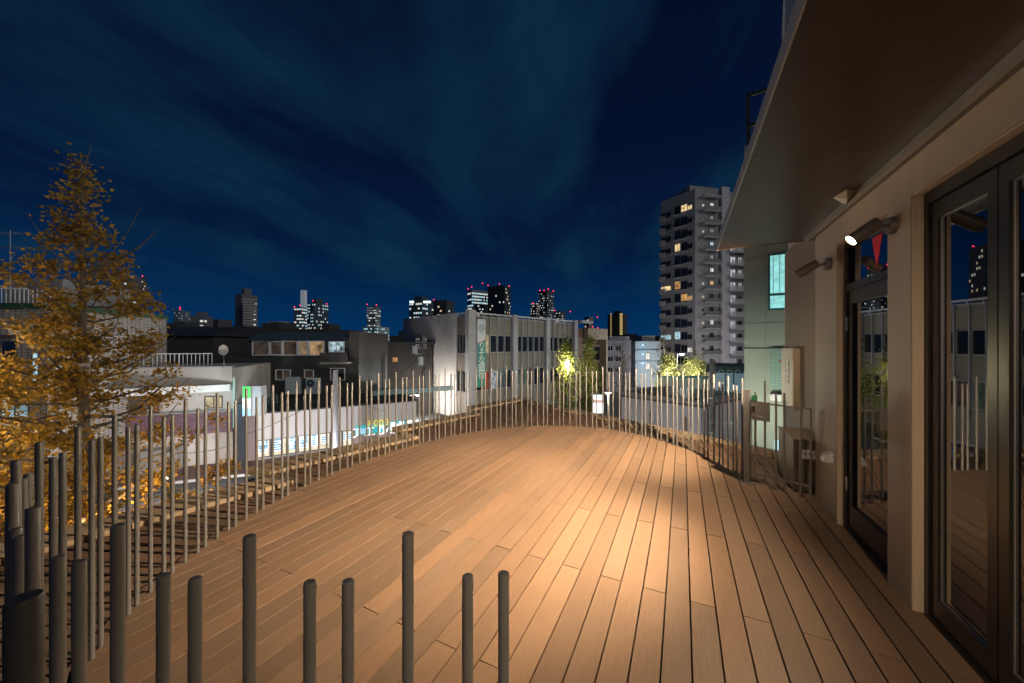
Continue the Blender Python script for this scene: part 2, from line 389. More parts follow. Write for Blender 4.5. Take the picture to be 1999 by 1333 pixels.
# ------------------------------------------------------------------ railing
fence = thing('railing', 'curved railing of free-standing grey round bars in alternating heights', 'railing')
def post_mesh(h, r=0.0125, n=14):
    m = MB(); m.tube([(0, 0, -0.02), (0, 0, h - 0.004), (0, 0, h - 0.0012), (0, 0, h)], [r, r, r * 0.93, r * 0.75], n); return m.mesh('post', M['post'], True)
PT, PS = post_mesh(1.29), post_mesh(1.19)
def cur(i, t): p = catmull(TP, i, t); return (p.x, p.y, 0)
inst(PS, 'post', fence, (-.099, .78, 0)); inst(PS, 'post', fence, (-.019, .79, 0))
for i in range(len(TP)):
    inst(PT, 'post', fence, cur(i, 0))
    if i < len(TP) - 1:
        inst(PS, 'post', fence, cur(i, 0.377)); inst(PS, 'post', fence, cur(i, 0.615))
MB().tube([(-.80, .574, -.5), (-.80, .574, 1.284), (-.80, .574, 1.29)], [0.021, 0.021, 0.019], 18).build('end_post', mat('charcoal_steel', (.05, .05, .05), .4, var=.1), fence, True, label='thick end post of the railing')
gx = Vector((2.952, 4.392))
def rotbox(cx, cy, z0, z1, w, d, ang):
    c, s = math.cos(ang), math.sin(ang)
    return MB().obox((cx - c * w / 2 + s * d / 2, cy - s * w / 2 - c * d / 2, z0), (c * w, s * w, 0), (-s * d, c * d, 0), (0, 0, z1 - z0))
rotbox(gx.x, gx.y, 0, 1.165, 0.06, 0.06, R(-50)).build('gate_post', M['post'], fence, label='square gate post at the end of the railing')
rotbox(gx.x, gx.y, 0.0, 0.008, 0.13, 0.11, R(-50)).build('base_plate', M['post'], fence)

# gate from the square post to the house
ge = Vector((3.33, 3.88)); gd = (ge - gx).normalized(); gang = math.atan2(gd.y, gd.x)
gate = thing('gate', 'small gate of slim grey bars with a lock box next to the house wall', 'gate', (gx.x, gx.y, 0), gang)
GL = (ge - gx).length
for (f, h, z0) in ((0.14, 1.14, 0.06), (0.30, 1.29, 0.05), (0.475, 1.15, 0.04), (0.60, 1.16, 0.03), (0.84, 1.32, 0.03)):
    MB().tube([(GL * f, 0, z0), (GL * f, 0, h)], 0.0115, 12).build('gate_bar', M['post'], gate, True)
MB().box(0.04, GL - .01, -0.006, 0.006, 0.13, 0.155).build('lower_rail', M['post'], gate)
MB().box(0.14, GL - .01, -0.006, 0.006, 1.0, 1.02).build('upper_rail', M['post'], gate)
MB().box(GL - .02, GL - .004, -0.012, 0.012, 0.05, 1.02).build('stile', M['post'], gate)
MB().box(0.048, 0.052, -0.01, 0.01, 0.1, 0.80).build('stile', M['post'], gate)
lb = MB().box(0.045, 0.235, -0.022, 0.022, 0.80, 1.03).build('lock_box', M['post'], gate)
MB().tube([(0.09, -0.02, 0.865), (0.09, -0.06, 0.865), (0.10, -0.065, 0.862), (0.19, -0.065, 0.852)], [0.011, 0.011, 0.010, 0.009], 10).build('lever_handle', M['steel'], lb, True)
MB().box(0.062, 0.095, -0.032, -0.0225, 0.90, 0.97).build('keypad', M['black'], lb)
MB().box(0.055, 0.10, -0.026, 0.03, 1.035, 1.10).build('green_cover', mat('green_plastic', (0.03, 0.16, 0.07), 0.4, var=.1), gate)

# ------------------------------------------------------------------ the house beside the terrace
house = thing('house', 'house wall with beige piers, glazed doors and a deep brown soffit', 'house')
WU = 1.33
MB().uvbox(WU, 1.70, 4.39, 4.99, 0, 2.685).build('pier', M['wall'], house)
MB().uvbox(WU, 1.70, 3.17, 3.46, 0, 2.685).build('pier', M['wall'], house)
MB().uvbox(WU, 1.70, -2.5, -0.2, 0, 2.685).build('pier', M['wall'], house)
MB().uvbox(WU, 1.70, -2.5, 4.99, 2.685, 2.95).build('lintel', M['wall'], house)
MB().uvbox(1.47, 1.70, 4.992, 6.92, -0.3, 3.2).build('wing_wall', mat('brown_wing_wall', (0.15, 0.105, 0.07), 0.65, var=.07, scale=3, stretch=(6, 6, .5), dirt=.08), house)
MB().uvbox(1.50, 1.70, 6.922, 7.1, -0.3, 3.2).build('wing_wall', M['wall'], house)
# pale reveals on the camera side of each opening
for v0, v1 in ((4.383, 4.3885), (3.163, 3.1685)):
    MB().uvbox(WU + .003, 1.386, v0, v1, 0.0, 2.68).build('reveal', M['reveal'], house)
MB().uvbox(WU + .003, 1.386, 3.462, 4.388, 2.676, 2.683).build('reveal', M['reveal'], house)
MB().uvbox(WU + .003, 1.386, -.2, 3.168, 2.676, 2.683).build('reveal', M['reveal'], house)
# hinged glass door
door = MB()
for b_ in ((1.388, 1.45, 4.335, 4.382, 0, 2.675), (1.388, 1.45, 3.462, 3.50, 0, 2.675), (1.388, 1.45, 3.50, 4.335, 2.63, 2.675), (1.388, 1.45, 3.50, 4.335, 2.225, 2.285), (1.388, 1.45, 3.50, 4.335, 0.0, 0.03)):
    door.uvbox(*b_)
df = door.build('door_frame', M['bronze'], house)
lf = MB()
for b_ in ((1.398, 1.44, 4.255, 4.33, 0.035, 2.22), (1.398, 1.44, 3.505, 3.58, 0.035, 2.22), (1.398, 1.44, 3.58, 4.255, 2.10, 2.22), (1.398, 1.44, 3.58, 4.255, 0.035, 0.24)):
    lf.uvbox(*b_)
leaf = lf.build('door', M['bronze'], house)
MB().uvbox(1.417, 1.423, 3.57, 4.265, 0.22, 2.11).build('glass', M['glass'], leaf)
MB().tube([UV(1.40, 3.545, 1.0), UV(1.345, 3.545, 1.0), UV(1.338, 3.56, 1.0), UV(1.338, 3.67, 0.995)], 0.0105, 10).build('handle', M['steel'], leaf, True)
MB().tube([UV(1.402, 3.545, 1.10), UV(1.385, 3.545, 1.10)], 0.022, 14).build('lock', M['steel'], leaf, True)
for z in (0.35, 1.85):
    MB().tube([UV(1.388, 4.335, z), UV(1.388, 4.335, z + .13)], 0.011, 10).build('hinge', M['steel'], leaf, True)
tg = MB().uvbox(1.417, 1.423, 3.50, 4.335, 2.285, 2.63).build('transom_glass', M['glass'], house)
redm = mat('red_sticker', (0.55, 0.012, 0.012), 0.4, emit=(0.5, 0.01, 0.01), estr=0.02)
MB().prism([(0, 0), (0.16, 0), (0.08, 0.001)], 0, 0.001)
tri = MB()
tri.add([UV(1.4145, 3.93, 2.60), UV(1.4145, 3.76, 2.60), UV(1.4145, 3.845, 2.34), UV(1.416, 3.93, 2.60), UV(1.416, 3.76, 2.60), UV(1.416, 3.845, 2.34)], [(0, 1, 2), (5, 4, 3), (0, 3, 4, 1), (1, 4, 5, 2), (2, 5, 3, 0)])
tri.build('red_triangle', redm, tg, label='red inverted triangle sticker')
# folding glass doors
fr = MB()
for b_ in ((1.388, 1.46, 3.128, 3.162, 0, 2.675), (1.388, 1.46, -.2, 3.128, 2.60, 2.675), (1.388, 1.46, -.2, 3.128, 0.0, 0.022)):
    fr.uvbox(*b_)
fr.build('folding_door_frame', M['bronze'], house)
for i in range(6):
    v1 = 3.122 - i * 0.52; v0 = v1 - 0.512
    m = MB()
    for b_ in ((1.40, 1.445, v1 - .062, v1, 0.03, 2.59), (1.40, 1.445, v0, v0 + .062, 0.03, 2.59), (1.40, 1.445, v0 + .062, v1 - .062, 2.49, 2.59), (1.40, 1.445, v0 + .062, v1 - .062, 0.03, 0.15)):
        m.uvbox(*b_)
    o = m.build('folding_door', M['bronze'], house)
    MB().uvbox(1.419, 1.425, v0 + .055, v1 - .055, 0.14, 2.50).build('glass', M['glass'], o)
    gb = MB()
    for b_ in ((1.412, 1.4185, v1 - .068, v1 - .062, 0.15, 2.49), (1.412, 1.4185, v0 + .062, v0 + .068, 0.15, 2.49), (1.412, 1.4185, v0 + .068, v1 - .068, 0.15, 0.156), (1.412, 1.4185, v0 + .068, v1 - .068, 2.484, 2.49)):
        gb.uvbox(*b_)
    gb.build('glazing_bead', M['alu'], o)
# room behind the glass
rm = mat('dim_room_plaster', (0.16, 0.14, 0.12), 0.8, var=.08)
MB().uvbox(1.70, 6.0, -2.4, 6.9, -0.06, -0.01).build('room_floor', mat('room_floor_board', (0.10, 0.065, 0.04), 0.35, var=.15, scale=3, stretch=(1, 8, 1)), house)
MB().uvbox(5.9, 6.0, -2.4, 6.9, 0.0, 2.9).build('room_wall', rm, house)
MB().uvbox(1.72, 5.9, 5.0, 5.1, 0.0, 2.9).build('room_wall', rm, house)
MB().uvbox(1.72, 5.9, -2.4, -2.3, 0.0, 2.9).build('room_wall', rm, house)
MB().uvbox(1.72, 6.0, -2.4, 6.9, 2.951, 3.0).build('room_ceiling', rm, house)
crt = MB()
for k in range(14):
    v = 3.10 - k * .012; crt.uvbox(1.50 + .012 * (k % 2), 1.506 + .012 * (k % 2), v - .012, v, 0.05, 2.55)
crt.build('curtain', mat('grey_curtain', (.22, .19, .16), .9, var=.1), house)
# soffit
SU, SV = 0.39, 5.20
for i in range(34):
    v1 = SV - i * 0.22; v0 = v1 - 0.2188
    MB().uvbox(SU + .012, WU + .37, v0, v1, 2.951, 2.98).build('soffit_panel', M['soffit'], house)
MB().uvbox(SU, SU + .010, -2.3, SV + .01, 2.935, 3.03).build('fascia', M['alu'], house)
MB().uvbox(SU + .010, 1.8, SV + .002, SV + .012, 2.944, 3.03).build('fascia', mat('brown_edge_trim', (.12, .08, .05), .5, var=.1), house)
MB().uvbox(SU + .005, 3.0, -2.3, SV, 2.982, 3.03).build('roof_slab', M['void'], house)
MB().uvbox(1.5, 6.0, -9.0, 6.9, 3.031, 6.4).build('upper_wall', M['wall'], house)  # unseen upper storey, lengthened to keep the city glow off the deck
tr = MB().uvbox(1.245, 1.285, -2.3, 5.05, 2.905, 2.9485).build('track', M['alu'], house)
MB().uvbox(1.285, 1.329, -2.3, 5.05, 2.915, 2.9485).build('track_cover', M['lampbody'], house)
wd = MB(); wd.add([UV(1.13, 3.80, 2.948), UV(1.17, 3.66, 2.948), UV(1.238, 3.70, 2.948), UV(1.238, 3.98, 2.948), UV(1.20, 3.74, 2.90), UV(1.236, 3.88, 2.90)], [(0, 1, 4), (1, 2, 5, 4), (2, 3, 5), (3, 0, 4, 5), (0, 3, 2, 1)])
wd.build('lit_patch_wedge', M['box'], house, label='pale wedge standing in for a lit patch under the soffit')  # solid wedge in place of a patch of light beside the track
# quarter round vent hood on the pier
vh = MB(); nv = 9
pts = [(0, 0)] + [(-.075 * math.sin(q * math.pi / 2 / nv), .10 - .10 * (1 - math.cos(q * math.pi / 2 / nv))) for q in range(nv + 1)]
vs = [UV(WU + (p[0]), 4.47, 0.56 + p[1]) for p in pts] + [UV(WU + p[0], 4.56, 0.56 + p[1]) for p in pts]
n_ = len(pts)
vh.add(vs, [tuple(range(n_)), tuple(range(n_, 2 * n_))[::-1]] + [(i, i + n_, (i + 1) % n_ + n_, (i + 1) % n_) for i in range(n_)])
vh.build('vent_hood', M['white'], house)
MB().prism([(p[0], p[1]) for p in ((UV(1.9, -2.4).x, UV(1.9, -2.4).y), (UV(6, -2.4).x, UV(6, -2.4).y), (UV(6, 6.9).x, UV(6, 6.9).y), (UV(1.9, 6.9).x, UV(1.9, 6.9).y))], G, -0.3).build('lower_storey', M['wall'], house)

# wall spotlights
lensm = glow('lamp_lens', (1.0, 0.78, 0.5), 60.0)
def wall_lamp(v, z, du, dirv, label, energy, ang, blend, r=.03, spill=0, sang=150):
    t = thing('wall_spotlight', label, 'spotlight', UV(WU, v, z), 0, 'spotlights on the house wall')
    MB().tube([(0, 0, 0), EU * -.012, EU * -.032], [.062, .062, .058], 24).build('base_plate', M['lampbody'], t, True)
    d = Vector(dirv).normalized(); piv = EU * -du[0] + EV * du[1] + Vector((0, 0, du[2]))
    MB().tube([EU * -.03, EU * -.07 + EV * .0, piv - d * .02], [.012, .011, .012], 10).build('arm', M['lampbody'], t, True)
    a, b = piv - d * .05, piv + d * .135
    h = MB().tube([a - d * .006, a, b - d * .004, b], [.036, .042, .043, .042], 24, False).disc(a - d * .0062, -d, .0362, 24).tube([b, b - d * .03], [.0405, .038], 24, False).build('head', M['lampbody'], t, True)
    MB().disc(b - d * .012, d, .0385, 20).build('lens', lensm, h)
    lamp_spot('spot_light', UV(WU, v, z) + b + d * .02, d, energy, (1.0, 0.765, 0.52), ang, blend, r, None)
    if spill: lamp_spot('spot_light', UV(WU, v, z) + b + d * .03, d, spill, (1.0, 0.765, 0.52), R(sang), 1.0, r, None)
    return t
def aim(p, q): return (Vector(q) - Vector(p)).normalized()
L1 = UV(1.19, 3.36, 2.545); L2 = UV(1.19, 4.60, 2.55); L3 = UV(1.19, -0.35, 2.55)
wall_lamp(3.376, 2.55, (.13, -.02, -.0), aim(L1, UV(-2.15, 3.2, 0)), 'lit wall spotlight between the glass door and the folding doors', 2600, R(72), 1.0, spill=620, sang=112)
wall_lamp(4.56, 2.534, (.13, .05, .0), aim(L2, UV(-1.8, 6.7, 0.75)), 'wall spotlight on the far pier past the glass door', 2500, R(96), 1.0, spill=320)
wall_lamp(-0.35, 2.55, (.13, .02, 0), aim(L3, UV(.3, 2.2, 0)), 'wall spotlight behind the viewer on the rear pier', 200, R(116), 1.0)

# escape ladder box and cabinet at the wing wall
eb = thing('wall_cabinet', 'beige steel wall cabinet with black and white vertical notice plate', 'cabinet', UV(1.47, 6.12, 0))
brn = mat('beige_brown_box', (.23, .18, .12), .45, var=.06, scale=5, dirt=.06)
MB().obox(EU * -.075 + Vector((0, 0, .82)), EU * .073, EV * .66, (0, 0, .86)).build('body', brn, eb)
MB().obox(EU * -.081 + EV * .02 + Vector((0, 0, .84)), EU * .006, EV * .62, (0, 0, .82)).build('door', brn, eb)
pl = MB().obox(EU * -.085 + EV * .20 + Vector((0, 0, 1.17)), EU * .004, EV * .20, (0, 0, .36)).build('plate', M['black'], eb)
tw = mat('white_print', (.7, .7, .68), .5)
for i, ch in enumerate('避難器具'):
    text(ch, .085, tw, pl, EU * -.0855 + EV * .30 + Vector((0, 0, 1.48 - i * .087)), rz=-TH - R(90), name='character', ext=.001)
MB().obox(EU * -.083 + EV * .25 + Vector((0, 0, .86)), EU * .002, EV * .12, (0, 0, .04)).build('green_label', mat('green_label', (.03, .2, .08), .5), eb)
cb = thing('storage_cabinet', 'dark beige cabinet with a white label standing behind the gate', 'cabinet', UV(1.17, 5.15, 0))
MB().obox((0, 0, .02), EU * .298, EV * .7, (0, 0, .58)).build('body', mat('dull_brown_box', (.12, .095, .068), .55, var=.08), cb)
MB().obox(EU * -.01 + EV * -.01 + Vector((0, 0, .60)), EU * .305, EV * .72, (0, 0, .02)).build('lid', bpy.data.materials['dull_brown_box'], cb)
lbl = MB().obox(EU * .06 + EV * -.004 + Vector((0, 0, .40)), EU * .21, EV * .003, (0, 0, .10)).build('label_plate', M['white'], cb)
text('REBUILS', .052, M['black'], lbl, EU * .165 + EV * -.0045 + Vector((0, 0, .46)), rz=-TH, name='lettering', ext=.0006)
# ================================================================== the street and the city
class Fac:
    """a facade: left foot O, turned by angle a; at() turns a photo pixel on its plane into local (x, z)"""
    def __init__(s, px, d, a, z=G):
        s.O = Vector(((px - CX) * d / F, d, z)); s.a = a
    def at(s, px, py):
        r = (px - CX) / F
        t = (r * s.O.y - s.O.x) / (math.cos(s.a) - r * math.sin(s.a))
        d = s.O.y + t * math.sin(s.a)
        return t, EYE - (py - HY) * d / F - s.O.z
    def x(s, px): return s.at(px, 700)[0]
    def w(s, x, y, z): return s.O + Vector((math.cos(s.a) * x - math.sin(s.a) * y, math.sin(s.a) * x + math.cos(s.a) * y, z))

MC = {}
def simple(key, col, rough=.7, **kw):
    if key not in MC: MC[key] = mat(key, col, rough, **kw)
    return MC[key]
WF = simple('white_window_frame', (.62, .63, .65), .45, var=.05)
DF = simple('dark_window_frame', (.06, .06, .06), .45, var=.05)
GD = mat('dark_window_glass', (.012, .014, .018), .08, var=.3, scale=.6, spec=.8)
def interior(name, col, s, var=.6, sc=1.2):
    m = bpy.data.materials.new(name); m.use_nodes = True
    n, l = m.node_tree.nodes, m.node_tree.links; b = n['Principled BSDF']
    b.inputs['Base Color'].default_value = (.02, .02, .02, 1); b.inputs['Roughness'].default_value = .15
    t = n.new('ShaderNodeTexCoord'); oi = n.new('ShaderNodeObjectInfo')
    ad = n.new('ShaderNodeVectorMath'); sc_ = n.new('ShaderNodeMath'); sc_.operation = 'MULTIPLY'; sc_.inputs[1].default_value = 50
    l.new(oi.outputs['Random'], sc_.inputs[0]); l.new(t.outputs['Object'], ad.inputs[0]); l.new(sc_.outputs[0], ad.inputs[1])
    nz = n.new('ShaderNodeTexNoise'); nz.inputs['Scale'].default_value = sc; nz.inputs['Detail'].default_value = 3; l.new(ad.outputs[0], nz.inputs[0])
    mr = n.new('ShaderNodeMapRange'); mr.inputs[1].default_value = .3; mr.inputs[2].default_value = .7; mr.inputs[3].default_value = s * (1 - var); mr.inputs[4].default_value = s * (1 + var)
    l.new(nz.outputs[0], mr.inputs[0]); l.new(mr.outputs[0], b.inputs['Emission Strength']); b.inputs['Emission Color'].default_value = (*col, 1)
    return m
LW = interior('lit_window_warm', (1, .72, .36), .75)
LN = interior('lit_window_white', (1, .93, .8), .8)
LC = interior('lit_window_cool', (.55, .9, 1.0), .6)
LO = interior('lit_window_amber', (1, .5, .14), .5)
LD = interior('dim_window', (.6, .42, .3), .055, .8, 1.4)
REDG = glow('red_beacon_light', (1.0, .03, .08), 3.0)

WCACHE = {}
def window(parent, x, z, w, h, pane=None, frame=None, mull=1, ft=.05, y=0.0, depth=.05, name='window', sill=False, hm=0):
    """a window of its own: frame with mullions, a pane set back in it"""
    frame = frame or WF; pane = pane or GD
    key = (round(w, 2), round(h, 2), mull, hm, frame.name, pane.name, round(ft, 3), sill)
    if key not in WCACHE:
        m = MB()
        m.box(0, w, -depth, .02, 0, ft).box(0, w, -depth, .02, h - ft, h).box(0, ft, -depth, .02, ft, h - ft).box(w - ft, w, -depth, .02, ft, h - ft)
        for k in range(1, mull):
            xm = w * k / mull; m.box(xm - ft / 2, xm + ft / 2, -depth * .8, .02, ft, h - ft)
        for k in range(1, hm + 1):
            zm = h * k / (hm + 1); m.box(ft, w - ft, -depth * .7, .018, zm - ft / 3, zm + ft / 3)
        if sill: m.box(-.05, w + .05, -depth - .08, 0, -.05, -.001)
        p = MB().box(ft * .5, w - ft * .5, -.012, .015, ft * .5, h - ft * .5)
        WCACHE[key] = (m.mesh('window', frame), p.mesh('pane', pane))
    a, b = WCACHE[key]
    o = inst(a, name, parent, (x, y - .002, z)); inst(b, 'pane', o, (0, 0, 0)); return o

# ground
MB().prism([(-900, -60), (900, -60), (2500, 2600), (-2500, 2600)], G - .4, G - .02).build('ground', M['asphalt'], kind='structure', label='dark ground of the town')
brickm = gridmat('red_block_paving', (.17, .075, .065), (.06, .04, .04), .22, .11, .5, .7, 'XY', .004, .25)
FL = Fac(453, 24.0, R(20.6))      # curved white building: right corner is the origin (facade runs to negative x)
FS = Fac(498, 24.4, R(32.0))      # shop
c0 = FL.w(-16, 0, 0); c1 = FL.w(0, 0, 0); c2 = FS.w(0, 0, 0); c3 = FS.w(16, 0, 0)
def shift(p, d): return (p.x + d * .78 * .9, p.y - d * .62)
MB().prism([(c0.x, c0.y), (c1.x, c1.y), (c2.x, c2.y), (c3.x, c3.y), shift(c3, 3.4), shift(c2, 3.4), shift(c1, 3.6), shift(c0, 3.6)], G - .018, G + .10).build('pavement', brickm, kind='structure', label='red block pavement before the curved building')
MB().prism([shift(c3, 3.402), shift(c2, 3.402), shift(c1, 3.602), shift(c0, 3.602), shift(c0, 3.78), shift(c1, 3.78), shift(c2, 3.58), shift(c3, 3.58)], G - .019, G + .12).build('kerb', M['concrete'], kind='structure')

# ---------------------------------------------------------------- curved white building with roof terrace
bl = thing('corner_building', 'white two storey building with roof railing and a purple brick band beside the ginkgo', 'building', FL.O, FL.a)
crm = mat('cream_render', (.47, .44, .41), .75, var=.08, scale=1.2, dirt=.25, bump=.05)
MB().box(-16, 0, .12, 9, 0, 6.55).build('wall', crm, bl)
purple = gridmat('purple_brick', (.16, .085, .12), (.08, .05, .07), .3, .09, .5, .6, 'XZ', .004, .25)
MB().box(-9.6, .02, -.10, .118, 2.20, 3.62).build('brick_band', purple, bl)
MB().box(-9.62, .03, -.16, .117, 3.622, 3.70).build('band_coping', M['concrete'], bl)
# bulging canopy fascia, deepest in the middle
m = MB(); nn = 14; pts = []
for i in range(nn + 1):
    x = -16 + 16 * i / nn; pts.append((x, -.35 - 1.15 * math.sin(math.pi * min(1, max(0, (x + 14) / 14)))))
for i in range(nn):
    (xa, ya), (xb, yb) = pts[i], pts[i + 1]
    m.add([(xa, .11, 5.05), (xb, .11, 5.05), (xb, yb, 5.02), (xa, ya, 5.02), (xa, .11, 5.42), (xb, .11, 5.42), (xb, yb, 5.46), (xa, ya, 5.46)], [(0, 1, 2, 3), (7, 6, 5, 4), (3, 2, 6, 7), (0, 3, 7, 4), (1, 5, 6, 2)])
m.build('canopy', M['white'], bl)
MB().box(-16, .01, -.02, .118, 5.5, 6.62).build('parapet', crm, bl)
MB().box(-16, .05, -.08, .6, 6.622, 6.70).build('parapet_cap', M['concrete'], bl)
rl = MB().box(-13, -1.2, .22, .27, 7.52, 7.57).build('roof_railing', WF, bl)
for k in range(54):
    x = -13 + k * .2225
    MB().box(x, x + (.05 if k % 9 == 0 else .022), .232, .258, 6.702, 7.52).build('baluster', WF, rl)
x0, z0 = FL.at(398, 800)
window(bl, x0, z0 + .06, 1.0, .85, interior('shop_inside_light', (1, .82, .5), .5, .9, 3), DF, 2, .06, y=.115)
window(bl, -6.6, 2.35 + 1.3, 1.9, 1.45, LD, DF, 2, .06, y=.115)
dr = MB().box(-4.9, -3.9, .07, .115, 3.72, 5.0).build('door', mat('brown_door', (.12, .07, .055), .5, var=.1), bl)
MB().box(-4.5, -4.3, .06, .069, 4.55, 4.75).build('notice', M['white'], dr)
MB().box(-7.8, -6.9, .07, .115, .1, 2.1).build('shopfront_door', LN, bl)
dp = MB().tube([(.12, -.05, 2.4), (.12, -.05, 5.9)], .07, 10).build('drain_pipe', mat('pale_green_pipe', (.42, .62, .54), .5, emit=(.3, .8, .6), estr=.0), bl, True)
pt = MB(); pt.box(-4.6, -2.6, -.9, -.86, .1, 1.5).box(-4.6, -4.55, -.88, -.0, .1, 1.5).box(-2.65, -2.6, -.88, 0, .1, 1.5)
pt.build('low_screen', simple('grey_screen', (.22, .21, .20), .7, var=.1), bl)
# roof things
dish = thing('satellite_dish', 'white satellite dish on a mast above the curved building roof', 'dish', P(437, 716, 25.0))
MB().tube([(0, 0, -.2), (0, 0, .95)], .025, 8).build('mast', M['steel'], dish, True)
dm = MB(); k = 16
vs = [(0, .06, 1.2)] + [(.36 * math.cos(2 * math.pi * i / k), -.04, 1.2 + .38 * math.sin(2 * math.pi * i / k)) for i in range(k)]
dm.add(vs, [(0, 1 + i, 1 + (i + 1) % k) for i in range(k)]); dm.build('reflector', M['white'], dish, True)
MB().tube([(0, -.02, .9), (0, -.42, 1.15)], .012, 6).tube([(0, -.42, 1.12), (0, -.42, 1.22)], .035, 8).build('feed_arm', M['steel'], dish, True)

# ---------------------------------------------------------------- tall sign column and shop
sg = thing('pylon_sign', 'lit green white and blue pylon sign box between the curved building and the shop', 'sign', P(491, 810, 23.2) * 1.0)
zb = sg.location.z
MB().box(-.34, .22, -.35, .35, -.02, 1.97).build('casing', simple('grey_sign_casing', (.32, .31, .33), .5, var=.06), sg)
MB().box(-.30, .20, -.372, -.351, 1.15, 1.93).build('green_panel', glow('green_light_panel', (.10, 1.0, .16), 1.0), sg)
MB().box(-.30, .20, -.372, -.351, .50, 1.15).build('white_panel', glow('white_light_panel', (.8, .95, 1.0), 2.2), sg)
MB().box(-.30, .20, -.372, -.351, .03, .46).build('blue_panel', glow('blue_light_panel', (.30, .62, 1.0), 1.8), sg)
MB().box(.222, .80, -.25, .30, -.0, 1.95).build('side_panel', simple('pale_sign_side', (.40, .40, .42), .5, var=.05), sg)
MB().box(-1.0, -.46, -.2, .3, G - zb, .75).build('support_column', simple('dark_blue_column', (.03, .035, .045), .5, var=.1), sg)

sh = thing('shop', 'long low shop with pale fascia and lit windows full of posters', 'shop', FS.O, FS.a)
SLN = FS.x(812)
fas = mat('pale_metal_fascia', (.47, .455, .46), .55, var=.06, scale=2, stretch=(9, 1, .15), dirt=.08)
xT, zT = FS.at(514, 806); xB, zB = FS.at(515, 858)
for i in range(int(SLN / .9) + 1):
    x0 = i * .9; MB().box(x0 + .008, min(x0 + .892, SLN), -.06, .11, zB, zT).build('fascia_panel', fas, sh)
MB().box(-.9, SLN, .112, 10, 0, zT - .05).build('wall', simple('pinkish_wall', (.36, .28, .26), .7, var=.08), sh)
MB().box(-1.0, SLN + .1, -.12, 10.1, zT - .045, zT + .06).build('roof', simple('dark_flat_roof', (.035, .04, .045), .8, var=.2), sh)
MB().box(-.88, -.02, -.05, .11, 0, zT - .05).build('side_pier', simple('pinkish_wall2', (.33, .24, .23), .7, var=.08), sh)
MB().box(0, SLN, -.1, .11, 0, .2).build('plinth', M['concrete'], sh)
# lit shop windows, each with its posters
wl_ = interior('shop_window_light', (1.0, .86, .62), .95, .25, 1.0)
pb = mat('blue_poster_print', (.10, .25, .38), .6, emit=(.12, .36, .5), estr=.55)
pw = mat('white_poster_paper', (.7, .72, .75), .6, emit=(.75, .88, 1.0), estr=.75)
pg = mat('green_poster_print', (.10, .40, .30), .6, emit=(.10, .55, .40), estr=.6)
EDG = [500, 528, 560, 582, 605, 622, 645, 668, 678, 690]
for i in range(len(EDG) - 1):
    xa, xb = max(0.05, FS.x(EDG[i])), FS.x(EDG[i + 1])
    w_ = window(sh, xa + .02, .22, xb - xa - .04, zB - .24, wl_, DF, 1, .05, y=.02, depth=.06)
    nP = 2 if i < 5 else 1
    for j in range(nP):
        wq = (xb - xa) * (.62 if i != 4 else .75); zq = zB - .40 - (j + 1) * (zB - .6) / (nP + .6)
        p_ = MB().box((xb - xa) * .16, (xb - xa) * .16 + wq, -.026, -.016, zq - .1, zq + .52).build('poster', pw if (i + j) % 3 else pb, w_)
        for r_ in range(3):
            MB().box((xb - xa) * .2, (xb - xa) * (.2 + rng.uniform(.3, .52)), -.03, -.0262, zq - .02 + r_ * .17, zq + .09 + r_ * .17).build('print', pb if (i + j) % 3 else pw, p_)
# teal banner with white lettering
xa, xb = FS.x(694), FS.x(752); xc, xd = FS.x(757), FS.x(790)
teal = mat('teal_banner', (.03, .28, .30), .6, emit=(.03, .42, .46), estr=.75, var=.25, scale=1.5)
bn = MB().box(xa, xb, -.13, -.065, 1.0, zB + .25).build('banner', teal, sh)
tw2 = mat('white_letter', (.8, .8, .8), .5, emit=(1, 1, 1), estr=.9)
text('フエルス', 1.0, tw2, bn, ((xa + xb) / 2 + .4, -.136, zB - .35), ext=.004)
text('9,000', .8, mat('yellow_letter', (.7, .6, .05), .5, emit=(.9, .8, .1), estr=.6), bn, ((xa + xb) / 2 + .5, -.136, 1.75), ext=.004)
MB().box(xa, xa + .75, -.15, -.131, 1.05, zB).build('picture', mat('pale_blue_picture', (.3, .5, .65), .6, emit=(.35, .65, .9), estr=.7, var=.5, scale=3), bn)
bn2 = MB().box(xc, xd, -.13, -.065, 1.0, zB + .3).build('banner', teal, sh)
text('ンクー', 1.05, tw2, bn2, ((xc + xd) / 2, -.136, zB - .35), ext=.004)
for k in range(4):
    MB().box(xc + .2 + k * .7, xc + .6 + k * .7, -.138, -.131, 1.05, 1.7).build('stripe', tw2, bn2)
MB().box(FS.x(793), FS.x(799), -.2, .11, .1, zB).build('shop_door', LD, sh)
# roof clutter on the shop
pp = thing('roof_duct', 'pale blue duct lying on the shop roof behind the poles', 'duct', FS.w(8.5, 4.5, zT + .06), FS.a)
MB().box(0, 8.0, -.3, .3, .05, .5).build('body', simple('pale_blue_metal', (.20, .32, .36), .5, var=.1), pp)
for k in range(5): MB().box(.4 + k * 1.7, .6 + k * 1.7, -.34, .34, 0, .049).build('foot', M['concrete'], pp)

